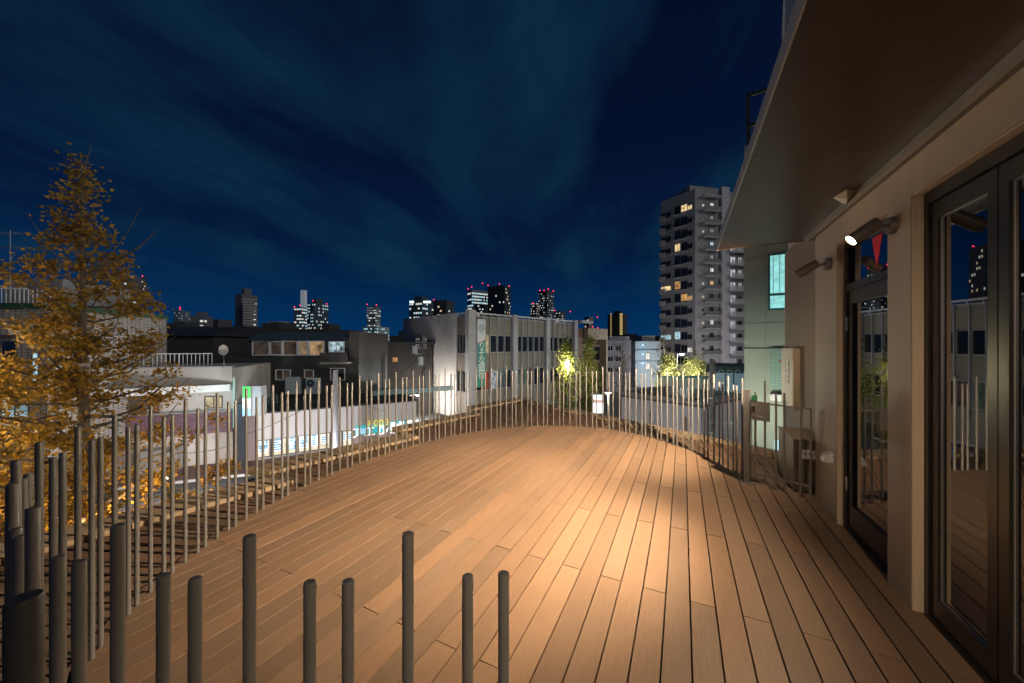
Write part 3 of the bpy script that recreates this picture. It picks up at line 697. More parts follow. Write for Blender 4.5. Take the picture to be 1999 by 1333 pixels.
# ---------------------------------------------------------------- dark house with the long window band
DH = 34.0
FD = Fac(440, DH, 0.0)
dh = thing('dark_house', 'dark two storey house with a long white framed window band under a blue roof', 'house', FD.O, 0)
dk = gridmat('dark_brick', (.05, .055, .056), (.03, .03, .03), .24, .08, .5, .75, 'XZ', .003, .2)
x1, zt = FD.at(700, 655); xL, zm = FD.at(440, 697)
MB().box(xL, x1, 0, 9, 0, zm).build('wall', dk, dh)
xw, _ = FD.at(490, 660)
MB().box(xw - .3, x1, .05, 8, zm + .002, FD.at(0, 664)[1]).build('upper_wall', dk, dh)
bluem = mat('blue_slate_roof', (.045, .075, .095), .5, var=.15, scale=2, stretch=(.6, 1, 9))
z1 = FD.at(0, 664)[1]; z2 = FD.at(0, 647)[1]; xr0 = FD.x(481)
m = MB(); m.add([(xr0, -.25, z1), (x1 - .9, -.25, z1), (x1 - .9, .9, z2), (xr0 + .9, .9, z2), (xr0, 8.2, z1), (x1 - .9, 8.2, z1), (x1 - .9, 7, z2), (xr0 + .9, 7, z2)],
    [(0, 1, 2, 3), (3, 2, 6, 7), (4, 7, 6, 5), (0, 3, 7, 4), (1, 5, 6, 2), (0, 4, 5, 1)])
m.build('roof', bluem, dh)
MB().box(x1 - .898, x1 + .03, -.04, 8.1, zm + .003, z2).build('gable_wall', simple('grey_brown_wall', (.06, .054, .05), .75, var=.1), dh)
for a_, b_, pn in ((492, 526, LD), (526, 552, LD), (552, 581, LD), (581, 603, interior('soft_room_light', (.9, .6, .35), .16, .8, 1.2)), (603, 633, interior('warm_room_light', (1, .62, .3), .28, .95, 1.5))):
    xa, zt_ = FD.at(a_, 665); xb, zb_ = FD.at(b_, 694)
    window(dh, xa, zb_, xb - xa, zt_ - zb_, pn, WF, 1, .14 if a_ in (526, 581) else .09, y=.045, depth=.08)
xa, zt_ = FD.at(642, 666); xb, zb_ = FD.at(673, 688)
window(dh, xa, zb_, xb - xa, zt_ - zb_, interior('cool_room_light', (.6, .85, .95), .5, .95, 2.2), WF, 2, .09, y=-.045, depth=.06)
bal = MB(); xa, zt_ = FD.at(636, 688); xb, zb_ = FD.at(688, 706)
bal.box(xa, xb, -1.1, -.05, zb_ - .18, zb_)
balo = bal.build('balcony', M['concrete'], dh)
MB().box(xa, xb, -1.1, -1.06, zb_ + .002, zt_).build('balcony_panel', mat('smoked_panel', (.07, .065, .06), .25, var=.5, scale=.7), balo)
for a_, b_, t_, bt, pn, mu in ((462, 502, 723, 747, interior('curtain_light', (.8, .78, .9), .32, .5, 5), 2), (538, 568, 721, 742, LD, 2), (594, 613, 721, 738, LD, 1), (645, 674, 718, 742, GD, 2)):
    xa, zt_ = FD.at(a_, t_); xb, zb_ = FD.at(b_, bt); window(dh, xa, zb_, xb - xa, zt_ - zb_, pn, WF, mu, .07, y=0, depth=.08)
xa, zt_ = FD.at(462, 724)
for k in range(9):
    xx = xa + .25 + k * .19; MB().tube([(xx, -.06, zt_ - 1.0), (xx + .03, -.06, zt_ - .3)], .012, 5).tube([(xx, -.06, zt_ - .45), (xx + .03, -.06, zt_ - .2)], .06, 6).build('curtain_flower', M['black'], dh)
# outdoor units on the flat roof before it
fanb = simple('pale_grey_unit', (.36, .42, .46), .5, var=.05)
ac = thing('outdoor_unit', 'tall pale grey outdoor unit before the dark house, left of the fan unit', 'outdoor unit', P(571, 769, 31.5), 0, 'outdoor units on the roof')
MB().box(-.52, .62, -.2, .3, 0, 1.42).build('body', fanb, ac); MB().box(-.48, .5, -.22, .32, 1.421, 1.53).build('top', fanb, ac)
ac2 = thing('outdoor_unit', 'outdoor unit with a round dark fan before the dark house', 'outdoor unit', P(611, 768, 31.5), 0, 'outdoor units on the roof')
MB().box(-.52, .56, -.2, .3, 0, 1.40).build('body', fanb, ac2)
fg = MB(); fg.tube([(-.12, -.201, .95), (-.12, -.215, .95)], .34, 20); fg.build('fan_grille', simple('dark_fan', (.03, .05, .07), .5), ac2, True)
for k in range(3): MB().tube([(-.12, -.218, .95), (-.12, -.222, .95)], .07 + k * .11 if k == 0 else .07, 14)
MB().tube([(-.12, -.216, .95), (-.12, -.23, .95)], .08, 14).build('fan_hub', fanb, ac2, True)
sk = thing('metal_rack', 'pale blue metal rack on the roof beside the pylon sign', 'rack', P(527, 800, 28.5))
m = MB()
for (px_, pz) in ((-.35, 1.5), (.35, 1.25)):
    for dx_ in (-.24, .24): m.box(px_ + dx_ - .02, px_ + dx_ + .02, -.02, .02, 0, pz)
    for z_ in (.2, .6, 1.0, pz - .05): m.box(px_ - .24, px_ + .24, -.018, .018, z_, z_ + .04)
m.build('frame', simple('blue_rack_metal', (.16, .30, .38), .5, var=.1), sk)
xx = FD.x(484)
# house with lit windows to the right of it
FB = Fac(704, 42, R(4))
bh = thing('dim_house', 'dim brown house with two small lit windows left of the bank', 'house', FB.O, FB.a)
MB().box(0, 8.5, 0, 8, 0, FB.at(0, 672)[1]).build('wall', simple('dark_brown_wall', (.028, .024, .022), .8, var=.15), bh)
MB().box(-.3, 8.8, -.4, 8.4, FB.at(0, 672)[1] + .002, FB.at(0, 669)[1] + .1).build('roof', simple('dark_flat_roof2', (.03, .03, .035), .8, var=.2), bh)
for a_, b_ in ((739, 751), (766, 777)):
    xa, zt_ = FB.at(a_, 697); xb, zb_ = FB.at(b_, 707); window(bh, xa, zb_, xb - xa, zt_ - zb_, LO, DF, 2, .06)
xa, zt_ = FB.at(718, 690); window(bh, xa, zt_ - 1.5, 1.2, 1.5, GD, DF, 2, .06)

# ---------------------------------------------------------------- tiled building far left behind the tree
FT = Fac(-120, 17.5, R(6))
tb = thing('tiled_building', 'white tiled building with a balcony railing behind the left of the ginkgo', 'building', FT.O, FT.a)
tilem = gridmat('white_wall_tile', (.36, .33, .30), (.03, .028, .03), .28, .10, 0, .45, 'XZ', .004, .05, .014)
xr, zr = FT.at(93, 603)
MB().box(0, xr, 0, 7, 0, zr).build('wall', tilem, tb)
MB().box(-.1, xr + .05, -.12, 7.1, zr + .002, zr + .28).build('green_band', simple('dark_green_trim', (.02, .07, .035), .6, var=.1), tb)
rl = MB().box(0, xr - 1.0, .0, .06, zr + 1.0, zr + 1.07).build('balcony_railing', WF, tb)
for k in range(26):
    MB().box(.1 + k * .2, .13 + k * .2, .015, .045, zr + .281, zr + 1.0).build('baluster', WF, rl)
MB().box(.5, xr - 1.4, 2.0, 6, zr + .283, zr + 1.9).build('penthouse', simple('grey_render', (.22, .22, .23), .8, var=.1, dirt=.2), tb)
xa, zt_ = FT.at(-10, 640); MB().box(xa, FT.x(42), -.5, -.001, zt_ - .35, zt_).build('awning', tilem, tb)
xa, zt_ = FT.at(2, 665); window(tb, xa, zt_ - 2.0, .75, 2.0, GD, DF, 1, .06)
xa, zt_ = FT.at(2, 770); window(tb, xa, zt_ - 1.2, 1.3, 1.2, LC, DF, 2, .06)
window(tb, xr - .7, FT.at(0, 745)[1], .35, 1.5, LC, DF, 1, .05)
ae = thing('tv_aerial', 'thin television aerial on a mast above the tiled building', 'aerial', P(20, 560, 18.5))
m = MB(); m.tube([(0, 0, -.8), (0, 0, 3.0)], .02, 8).tube([(0, 0, 1.35), (.35, 0, 2.05)], .01, 6); m.build('mast', M['steel'], ae)
for zz_, ln in ((2.1, 2.6), (2.85, 1.4)):
    e_ = MB().tube([(-ln * .55, 0, zz_), (ln * .45, .2, zz_)], .012, 6)
    for k in range(9): xx = -ln * .5 + k * ln * .11; e_.tube([(xx, -.18, zz_), (xx, .24, zz_)], .006, 5)
    e_.build('element_boom', M['steel'], ae)

# ---------------------------------------------------------------- dark roofs between the ginkgo and the dark house
FR = Fac(250, 40, R(2))
rb = thing('dark_roof_house', 'unlit house with a dark ridged roof behind the roof railing', 'house', FR.O, FR.a)
MB().box(0, 9.5, 0, 10, 0, FR.at(0, 655)[1]).build('wall', simple('unlit_wall', (.035, .036, .04), .8, var=.15), rb)
za_, zb_ = FR.at(0, 655)[1], FR.at(0, 640)[1]
MB().add([(-.4, -.5, za_), (9.9, -.5, za_), (9.9, 10.5, za_), (-.4, 10.5, za_), (-.4, 5, zb_ + .4), (9.9, 5, zb_ + .4)], [(0, 1, 5, 4), (2, 3, 4, 5), (0, 4, 3), (1, 2, 5), (0, 3, 2, 1)]).build('roof', simple('unlit_roof', (.03, .032, .038), .7, var=.2), rb)

# ---------------------------------------------------------------- bank
FBk = Fac(914, 38.0, R(44))
bk = thing('bank', 'three storey bank with grey concrete columns and tan panel bays', 'bank', FBk.O, FBk.a)
concm = mat('blue_grey_concrete', (.36, .37, .39), .75, var=.10, scale=1.0, dirt=.2, bump=.06)
tanm = mat('tan_panel', (.19, .168, .14), .65, var=.06, scale=1.5, rand=.05)
ZT = FBk.at(925, 605)[1] - .25
LEN = FBk.x(1128)
zS3, zW3t = FBk.at(960, 687)[1], FBk.at(960, 657)[1]
zS2, zW2t = FBk.at(960, 760)[1], FBk.at(960, 727)[1]
zW3t = 9.35; zS3 = 7.35; zW2t = 5.25; zS2 = 3.05
MB().box(.3, LEN - .3, .5, 11.5, 0, ZT - .3).build('wall', concm, bk)
cols = [0, FBk.x(1001.5), FBk.x(1066), FBk.x(1121)]
for i, cx_ in enumerate(cols):
    MB().box(cx_ - .02, cx_ + (1.0 if i == 0 else .75), -.12, .55, 0, ZT + (.25 if i == 0 else .12)).build('column', concm, bk)
for i in range(3):
    xa = cols[i] + (1.0 if i == 0 else .75); xb = cols[i + 1] - .02
    nb = 5; bw = (xb - xa) / nb
    for k in range(nb):
        x0 = xa + k * bw
        for (za_, zb_) in ((.2, zS2 - .06), (zW2t + .06, zS3 - .06), (zW3t + .06, ZT - .45)):
            MB().box(x0 + .03, x0 + bw - .03, .30, .499, za_, zb_).build('panel', tanm, bk)
        pane = GD
        if i == 0 and k == 0: pane = None
        window(bk, x0 + .03, zS3, bw - .06, zW3t - zS3, (interior('amber_office_light', (1, .75, .45), .32, .95, 1.0) if (i, k) == (0, 1) else GD), simple('steel_frame', (.35, .36, .38), .4, metal=.5), 1, .06, y=.40, depth=.06)
        lit = {(0, 1): interior('red_lobby_light', (.9, .12, .06), .22, 1.0, 3.5), (0, 2): interior('white_lobby_light', (.8, .9, 1), .28, 1.0, 3.5), (0, 3): interior('teal_lobby_light', (.35, .6, .6), .12, .9, 1.2), (1, 0): interior('green_lobby_light', (.5, .65, .5), .13, .8, 1.2), (1, 1): interior('green_lobby_light2', (.5, .65, .5), .12, .8, 1.2), (1, 2): LD}
        window(bk, x0 + .03, zS2, bw - .06, zW2t - zS2, lit.get((i, k), GD), simple('steel_frame', (.35, .36, .38), .4, metal=.5), 1, .06, y=.40, depth=.06)
        MB().box(x0 - .03, x0 + .03, .17, .299, .3, ZT - .42).build('fin', simple('pale_steel_fin', (.42, .44, .47), .4, metal=.4, var=.06), bk)
    MB().box(xa, xb, -.02, .08, ZT - .16, ZT + .02).build('roof_rail', simple('pale_rail', (.45, .46, .48), .45, var=.06), bk)
    for k in range(6):
        MB().box(xa + k * (xb - xa) / 5 - .03, xa + k * (xb - xa) / 5 + .03, 0, .06, ZT - .60, ZT - .161).build('rail_post', simple('pale_rail', (.45, .46, .48)), bk)
MB().box(.3, LEN - .3, .28, .499, ZT - .448, ZT - .30).build('parapet_cap', concm, bk)
# side toward the left: glazed strip, then the blank render wall (local y runs away from the street)
yA = 2.2; yB = 15.0
sidem = mat('pale_side_render', (.52, .505, .49), .8, var=.06, scale=.6, dirt=.18, bump=.04)
MB().box(-.02, .30, yA, yB, 0, ZT + .05).build('side_wall', sidem, bk)
for (za_, zb_) in ((.2, zS2 - .06), (zW2t + .06, zS3 - .06), (zW3t + .06, ZT - .45)):
    for k in range(3):
        MB().box(.10, .30, .56 + k * .545, .56 + k * .545 + .53, za_, zb_).build('panel', tanm, bk)
for (za_, zb_) in ((zS2, zW2t), (zS3, zW3t)):
    for k in range(3):
        MB().box(.14, .30, .57 + k * .545, .57 + k * .545 + .51, za_, zb_).build('pane', GD, bk)
        MB().box(.06, .139, .545 + k * .545, .57 + k * .545, za_, zb_).build('mullion', simple('pale_steel_fin', (.42, .44, .47)), bk)
MB().box(.02, .12, .55, yA, ZT - .16, ZT + .0).build('roof_rail', simple('pale_rail', (.45, .46, .48)), bk)
# banner sign
xs0, zs0 = FBk.at(926, 619); xs1, zs1 = FBk.at(943, 751)
xs0 = 1.02; xs1 = xs0 + 1.12
bs = MB().box(xs0, xs1, -.36, -.13, zs1 - .2, zs0 - .2).build('banner_sign', simple('sign_white', (.55, .58, .64), .45, var=.05), bk)
zz0, zz1 = zs1 - .2, zs0 - .2; hh = zz1 - zz0
gm = simple('sign_green', (.0, .19, .16), .45, var=.06)
pts = [(xs0 - .004, zz0 - .003), (xs1 + .004, zz0 - .003), (xs1 + .004, zz0 + hh * .70)] + [(xs0 + (xs1 - xs0) * (1 - t / 6), zz0 + hh * (.70 - .055 * (1 - (1 - t / 6) ** 2))) for t in range(1, 7)]
def plate(pts, y0, y1, m, name, par):
    k = len(pts); mb = MB(); mb.add([(p[0], y0, p[1]) for p in pts] + [(p[0], y1, p[1]) for p in pts], [tuple(range(k)), tuple(range(k, 2 * k))[::-1]] + [(i, i + k, (i + 1) % k + k, (i + 1) % k) for i in range(k)])
    return mb.build(name, m, par)
plate(pts, -.38, -.359, gm, 'green_field', bs)
orp = [(p[0], p[1]) for p in pts[2:]]; orp2 = [(p[0], p[1] + hh * .012) for p in orp]
plate(orp + orp2[::-1], -.383, -.36, simple('sign_orange', (.65, .16, .03), .5), 'orange_swoosh', bs)
lw = mat('sign_letter_white', (.75, .8, .8), .5)
for i, ch in enumerate('りそな銀行'):
    text(ch, .98, lw, bs, ((xs0 + xs1) / 2, -.386, zz0 + hh * (.60 - i * .105)), name='character', ext=.004)
# logo: ring with two leaf strokes
cx_, cz_ = (xs0 + xs1) / 2, zz0 + hh * .872
lg = MB()
for k in range(20):
    a0, a1 = R(-235 + k * 14.2), R(-235 + (k + 1) * 14.2)
    for r0, r1 in ((.33, .40),):
        lg.obox((cx_ + r0 * math.cos(a0), -.37, cz_ + r0 * math.sin(a0)), ((r1 - r0) * math.cos(a0), 0, (r1 - r0) * math.sin(a0)), (0, .012, 0), (r1 * (math.cos(a1) - math.cos(a0)), 0, r1 * (math.sin(a1) - math.sin(a0))))
lg.build('logo_ring', gm, bs)
lg2 = MB()
for s_ in (-1, 1):
    for k in range(8):
        t0, t1 = k / 8, (k + 1) / 8
        fx = lambda t: cx_ + s_ * .05 + .16 * math.sin(t * 3.0) * (.6 if s_ > 0 else -.75) ; fz = lambda t: cz_ - .25 + t * .62
        lg2.obox((fx(t0) - .035, -.37, fz(t0)), (.07, 0, 0), (0, .012, 0), (fx(t1) - fx(t0), 0, fz(t1) - fz(t0)))
lg2.build('logo_stroke', gm, bs)
MB().box(xs0 + .3, xs1 - .3, -.37, -.358, zz0 + hh * .795, zz0 + hh * .803).build('small_print', gm, bs)
# overhang canopy at the right and next buildings
FN = Fac(1127, 54.0, R(40))
tn = thing('tan_building', 'tan building with an open frame front to the right of the bank', 'building', FN.O, FN.a)
wN = FN.x(1180)
tm = mat('tan_render', (.30, .25, .18), .75, var=.07, scale=1, dirt=.15)
MB().box(0, 1.9, .4, 9, 0, FN.at(1140, 641)[1]).build('wall', simple('brown_side', (.17, .11, .07), .75, var=.1), tn)
MB().box(1.902, wN, .5, 9, 0, FN.at(1150, 641)[1]).build('wall', tm, tn)
zt_ = FN.at(1160, 642)[1]
MB().box(1.902, wN + .05, -.6, .498, zt_ - 1.7, zt_ + .05).build('head_panel', tm, tn)
MB().box(wN - .35, wN + .05, -.6, .497, 0, zt_ - 1.702).build('frame_post', tm, tn)
for k in range(4):
    window(tn, 2.2, .6 + k * 2.6, wN - 2.9, 2.2, LD if k % 2 else GD, DF, 2, .08, y=.49)
m = MB(); zc = FN.at(1140, 627)[1]
m.box(-.4, 2.4, -1.2, .39, zc - .35, zc).build('roof_canopy', concm, tn)
FG = Fac(1178, 62, R(-2))
gb = thing('lilac_building', 'pale lilac block of flats behind the bare tree', 'building', FG.O, FG.a)
wG = FG.x(1232)
MB().box(0, wG, 0, 8, 0, FG.at(1200, 664)[1]).build('wall', simple('lilac_render', (.30, .30, .36), .8, var=.08, dirt=.2), gb)
MB().box(1.2, wG, 1, 7, FG.at(1200, 664)[1] + .002, FG.at(1200, 656)[1]).build('roof_storey', simple('lilac_render', (.30, .30, .36)), gb)
for (py, rows) in ((676, 0), (697, 1), (718, 2)):
    for px_ in (1186, 1202):
        xa, za_ = FG.at(px_, py); window(gb, xa, za_ - 1.1 + .3, .95, .95, GD, WF, 2, .05)
FC = Fac(1240, 70, R(3))
cb2 = thing('blue_lit_building', 'pale building lit blue by its stairway lamps behind the street trees', 'building', FC.O, FC.a)
wC = FC.x(1290)
MB().box(0, wC, 0, 8, 0, FC.at(1260, 666)[1]).build('wall', simple('blue_white_render', (.20, .25, .28), .8, var=.06), cb2)
for py in (683, 705):
    z_ = FC.at(1260, py)[1]; MB().box(-.05, wC + .05, -.35, -.002, z_ - .5, z_).build('floor_band', simple('blue_white_render', (.20, .25, .28)), cb2)
for py in (692, 711):
    xa, z_ = FC.at(1260, py); window(cb2, xa, z_ - 1.0, .9, 1.3, LN, DF, 2, .06)
for py in (676, 694, 712):
    xa, z_ = FC.at(1262, py); lamp_point('stair_lamp', FC.w(xa - .9, -.9, z_ + .2), 22, (.12, .62, 1.0), .12)
    lb_ = MB().box(xa - 1.05, xa - .8, -.42, -.36, z_ + .25, z_ + .32).build('stair_lamp', glow('stair_glow', (.5, .85, 1), 6), cb2)
MB().box(2, wC - .5, 1.5, 6, FC.at(1260, 666)[1] + .002, FC.at(1260, 655)[1]).build('roof_storey', simple('grey_roof_storey', (.2, .2, .21), .8), cb2)

# ---------------------------------------------------------------- apartment tower on the right
DT = 80.0
FA = Fac(1357, DT, R(0))
ap_l = R(180 - 50); 
ap = thing('apartment_tower', 'tall grey apartment tower with stacked balconies and a few lit windows', 'apartment block', FA.O, 0)
apm = mat('grey_tower_panel', (.25, .245, .24), .8, var=.05, scale=.25, dirt=.10)
apd = simple('dark_recess', (.05, .048, .05), .8)
FH = 3.0; NF = 14; TOP = NF * FH + 2.2
# left face from the near corner going away to the left
aL = R(58)                                        # direction of the receding left face: (-cos, sin)
def lp(x, dist, z): return Vector((-math.cos(aL) * x, math.sin(aL) * x, z)) + Vector((-math.sin(aL), -math.cos(aL), 0)) * dist
rL = (1290 - CX) / F
tL = ((FA.O.x) - rL * FA.O.y) / (math.cos(aL) + rL * math.sin(aL))
aR = R(12)
def rp(x, dist, z): return Vector((math.cos(aR) * x, math.sin(aR) * x, z)) + Vector((math.sin(aR), -math.cos(aR), 0)) * dist
def rx_(px):
    r = (px - CX) / F; return (r * FA.O.y - FA.O.x) / (math.cos(aR) - r * math.sin(aR))
xS0, xS1, xS2 = rx_(1404), rx_(1421), rx_(1475)
q = [lp(0, 0, 0), rp(xS2, 0, 0), rp(xS2, 0, 0) + Vector((-6, 20, 0)), lp(tL, 0, 0)]
MB().prism([(p.x, p.y) for p in q], 0, TOP).build('wall', apm, ap)
q2 = [rp(xS0 + .3, .5, 0), rp(xS1, .5, 0), rp(xS1, .003, 0), rp(xS0 + .3, .003, 0)]
MB().prism([(p.x, p.y) for p in q2], 0, TOP + .9).build('stair_shaft', simple('lilac_shaft', (.36, .345, .35), .8, var=.05), ap)
angL, angR = math.atan2(math.sin(aL), -math.cos(aL)) + math.pi, aR     # local x runs left to right on each face
def apwin(px, floor, w, h, pane, face='L', dz=.9, frame=None):
    if face == 'L':
        r = (px - CX) / F; t = ((FA.O.x) - r * FA.O.y) / (math.cos(aL) + r * math.sin(aL)); loc = lp(t + w / 2, .0, floor * FH + dz); rz_ = angL
    else:
        loc = rp(rx_(px) - w / 2, .0, floor * FH + dz); rz_ = angR
    key = ('ap', w, h, pane.name)
    if key not in WCACHE:
        m = MB(); ft = .08; m.box(0, w, -.12, .05, 0, ft).box(0, w, -.12, .05, h - ft, h).box(0, ft, -.12, .05, ft, h - ft).box(w - ft, w, -.12, .05, ft, h - ft).box(w / 2 - .03, w / 2 + .03, -.1, .05, ft, h - ft)
        WCACHE[key] = (m.mesh('window', DF if pane is GD else WF), MB().box(.03, w - .03, -.03, .03, .03, h - .03).mesh('pane', pane))
    a_, b_ = WCACHE[key]; o = inst(a_, 'window', ap, loc, rz_); inst(b_, 'pane', o); return o
litL = {(1344, 13): LW, (1338, 13): LW, (1328, 10): LW, (1300, 7): LW, (1328, 7): LO, (1344, 6): LO, (1338, 6): LO, (1328, 3): LC, (1300, 3): LC, (1344, 2): LN}
slabm = simple('tower_slab', (.33, .325, .325), .8, var=.05)
railm = simple('tower_rail', (.08, .08, .085), .6)
def slab(face, px, floor, w, d, h, z, mm, name):
    if face == 'L':
        r = (px - CX) / F; t = ((FA.O.x) - r * FA.O.y) / (math.cos(aL) + r * math.sin(aL)); o0 = lp(t + w / 2, 0.004, z); ax = Vector((math.cos(aL), -math.sin(aL), 0)) * w; ay = Vector((-math.sin(aL), -math.cos(aL), 0)) * d
    else:
        o0 = rp(rx_(px) - w / 2, .004, z); ax = Vector((math.cos(aR), math.sin(aR), 0)) * w; ay = Vector((math.sin(aR), -math.cos(aR), 0)) * d
    return MB().obox(o0, ax, ay, (0, 0, h)).build(name, mm, ap)
for f in range(1, NF):
    for px_, w_, h_ in ((1300, 2.8, 1.2), (1323, 1.5, 1.9), (1336, 1.6, 1.7), (1347, 1.2, 1.1)):
        pane = {1300: litL.get((1300, f)), 1323: litL.get((1328, f)), 1336: litL.get((1338, f)), 1347: litL.get((1344, f))}[px_] or GD
        apwin(px_, f, w_, h_, pane, 'L', .75)
    slab('L', 1323, f, 1.9, .5, .12, f * FH + .45, slabm, 'balcony')
    slab('L', 1336, f, 1.8, .5, .12, f * FH + .35, slabm, 'balcony')
    slab('L', 1294.5, f, 1.4, .6, 1.1, f * FH + .2, slabm, 'balcony')
    # middle bay of the right face: balcony with rail, door, small lamp
    pane = {13: LN, 11: LD, 10: LC, 8: LN, 7: LO, 4: LN}.get(f, GD)
    apwin(1389, f, .95, 1.9, pane, 'R', .35)
    apwin(1372, f, .6, .6, {13: LN, 11: LN, 7: LN, 6: LW, 4: LW}.get(f, GD), 'R', 1.2)
    b_ = slab('R', 1386, f, 4.2, 1.1, .16, f * FH + .12, slabm, 'balcony')
    o_ = MB().obox(rp(rx_(1386) - 2.1, 1.08, f * FH + .285), Vector((math.cos(aR), math.sin(aR), 0)) * 4.2, Vector((math.sin(aR), -math.cos(aR), 0)) * .05, (0, 0, .85)).build('balcony_rail', railm, b_)
    # right bay: deep lit balconies with slatted fronts
    slab('R', 1440, f, 5.6, 1.3, .16, f * FH + .0, slabm, 'balcony')
    for s_ in range(4):
        MB().obox(rp(rx_(1440) - 2.8, 1.26, f * FH + .2 + s_ * .24), Vector((math.cos(aR), math.sin(aR), 0)) * 5.6, Vector((math.sin(aR), -math.cos(aR), 0)) * .06, (0, 0, .17)).build('balcony_slat', slabm, ap)
    apwin(1430, f, 1.5, 1.9, interior('balcony_white', (.9, .85, 1.0), .30, .7, 1.0) if 'bw' not in MC else MC['bw'], 'R', .25)
    apwin(1444, f, 1.2, 1.9, GD, 'R', .25)
    if 'bw' not in MC: MC['bw'] = bpy.data.materials['balcony_white']
slab('R', 1386, NF, 4.6, 1.2, .25, NF * FH + .4, slabm, 'top_slab')
MB().prism([(p.x, p.y) for p in (rp(1, -3, 0), rp(9, -3, 0), rp(9, -8, 0), rp(1, -8, 0))], TOP + .002, TOP + 2.2).build('plant_room', apm, ap)
# low storey of flats left of the tower foot
# ---------------------------------------------------------------- green concrete neighbour
FGn = Fac(1453, 11.5, R(-34.5))
gn = thing('green_building', 'pale green concrete building with a lit curtained window beside the house', 'building', FGn.O, FGn.a)
gnm = mat('pale_green_concrete', (.36, .405, .335), .8, var=.07, scale=.9, dirt=.18, bump=.06)
zt_ = FGn.at(1453, 285)[1]
zj = [0, FGn.at(1453, 818)[1], FGn.at(1453, 680)[1], FGn.at(1453, 631)[1], FGn.at(1453, 507)[1], FGn.at(1453, 400)[1], zt_]
for i in range(6):
    for k in range(2):
        xa = 0 if k == 0 else FGn.x(1495) + .003; xb = FGn.x(1495) - .003 if k == 0 else 5.0
        MB().box(xa, xb, (0 if i % 2 else .06), 8, zj[i] + .006, zj[i + 1] - .006).build('concrete_panel', gnm, gn)
MB().box(.05, 4.9, .10, 7.9, 0.01, zt_ - .05).build('wall', M['void'], gn)
xa, zt1 = FGn.at(1499, 497); _, zb1 = FGn.at(1499, 606)
cur_ = interior('cyan_curtain_light', (.35, .85, .82), .85, .25, 6)
w_ = MB().box(xa, xa + 1.6, -.05, -.002, zb1, zt1).build('window', simple('teal_frame', (.05, .16, .16), .45), gn)
zmid = zb1 + (zt1 - zb1) * .27
MB().box(xa + .06, xa + 1.54, -.062, -.051, zmid + .05, zt1 - .06).build('pane', cur_, w_); MB().box(xa + .06, xa + 1.54, -.062, -.051, zb1 + .06, zmid - .03).build('pane', cur_, w_)
for k in range(9):
    MB().box(xa + .12 + k * .16, xa + .15 + k * .16, -.066, -.0625, zmid + .05, zt1 - .06).build('curtain_fold', mat('teal_fold%d' % k, (.1, .3, .3), .8, emit=(.25, .62, .62), estr=.5) if k == 0 else bpy.data.materials['teal_fold0'], w_)
# sign panel low on it with a roof mark and letters
xa, zt1 = FGn.at(1503, 680); _, zb1 = FGn.at(1503, 760)
sgp = MB().box(xa, xa + .9, -.06, -.003, zb1, zt1).build('sign_panel', gridmat('pale_green_tile', (.30, .46, .38), (.2, .3, .26), .25, .05, .5, .5), gn)
rm_ = simple('rust_letter', (.35, .11, .05), .5)
MB().obox((xa + .22, -.075, zt1 - .42), (.30, 0, .22), (0, .013, 0), (0, 0, .045)).build('roof_mark', rm_, sgp)
MB().obox((xa + .22, -.075, zt1 - .42), (.40, 0, 0), (0, .013, 0), (0, 0, .035)).build('roof_mark', rm_, sgp)
text('E', .42, M['black'], sgp, (xa + .42, -.07, zt1 - .78), ext=.004); text('S', .26, M['black'], sgp, (xa + .40, -.07, zt1 - 1.12), ext=.004)
MB().box(xa, xa + .9, -.30, -.003, zb1 - .32, zb1 - .12).build('ledge', M['white'], gn)
xa, zt1 = FGn.at(1512, 858); _, zb1 = FGn.at(1512, 890)
MB().box(xa, xa + .6, -.05, -.003, zb1, zt1).build('lit_opening', glow('cyan_light', (.5, .85, 1), 1.0), gn)
rf = thing('roof_frame', 'dark steel frame standing on the green building roof', 'frame', FGn.w(.0, .6, zt_ + .3), FGn.a)
m = MB()
for (xx, yy) in ((.05, 0), (.05, 2), (2.5, 0), (2.5, 2)): m.box(xx, xx + .1, yy, yy + .1, -.32, 1.75)
for z_ in (.62, 1.65): m.box(.15, 2.5, .02, .08, z_, z_ + .1).box(.15, 2.5, 2.02, 2.08, z_, z_ + .1).box(.07, .13, .1, 2, z_, z_ + .1).box(2.52, 2.58, .1, 2, z_, z_ + .1)
m.build('frame', simple('dark_green_steel', (.03, .035, .025), .6), rf)
ub = thing('upper_block', 'pale upper block rising behind the soffit edge', 'building', P(1533, 60, 22.0), R(-36))
MB().box(0, 7, 0, 6, -8, 4.5).build('wall', simple('pale_block', (.40, .41, .42), .8, var=.06), ub)

# ---------------------------------------------------------------- low white building with slatted skylight, right of centre
FW = Fac(1213, 23.5, R(-54.6))
lw_ = thing('white_workshop', 'low white walled building with a dark skylight roof behind the railing', 'building', FW.O, FW.a)
LWN = FW.x(1369)
zt_ = FW.at(1213, 764)[1]
wm = mat('streaked_white_wall', (.42, .42, .45), .75, var=.08, scale=2, stretch=(1.6, 1.6, .15), dirt=.22)
nP = 9
for k in range(nP): MB().box(LWN * k / nP + .006, LWN * (k + 1) / nP - .006, 0, .12, 0, zt_ - .34).build('wall_panel', wm, lw_)
MB().box(0, LWN, .122, 5.5, 0, zt_ - .36).build('wall', wm, lw_)
MB().box(-.1, LWN + .1, -.16, 5.6, zt_ - .335, zt_ - .20).build('eaves', simple('dark_eaves', (.04, .04, .04), .6), lw_)
MB().box(-.1, LWN + .1, -.12, 5.6, zt_ - .198, zt_).build('fascia', simple('brown_grey_fascia', (.22, .20, .19), .7, var=.1), lw_)
for k in (2.1, 4.3): MB().box(k, k + .16, -.05, -.002, 0, zt_ - 1.0).build('wall_post', simple('rusty_post', (.20, .13, .09), .7, var=.2), lw_)
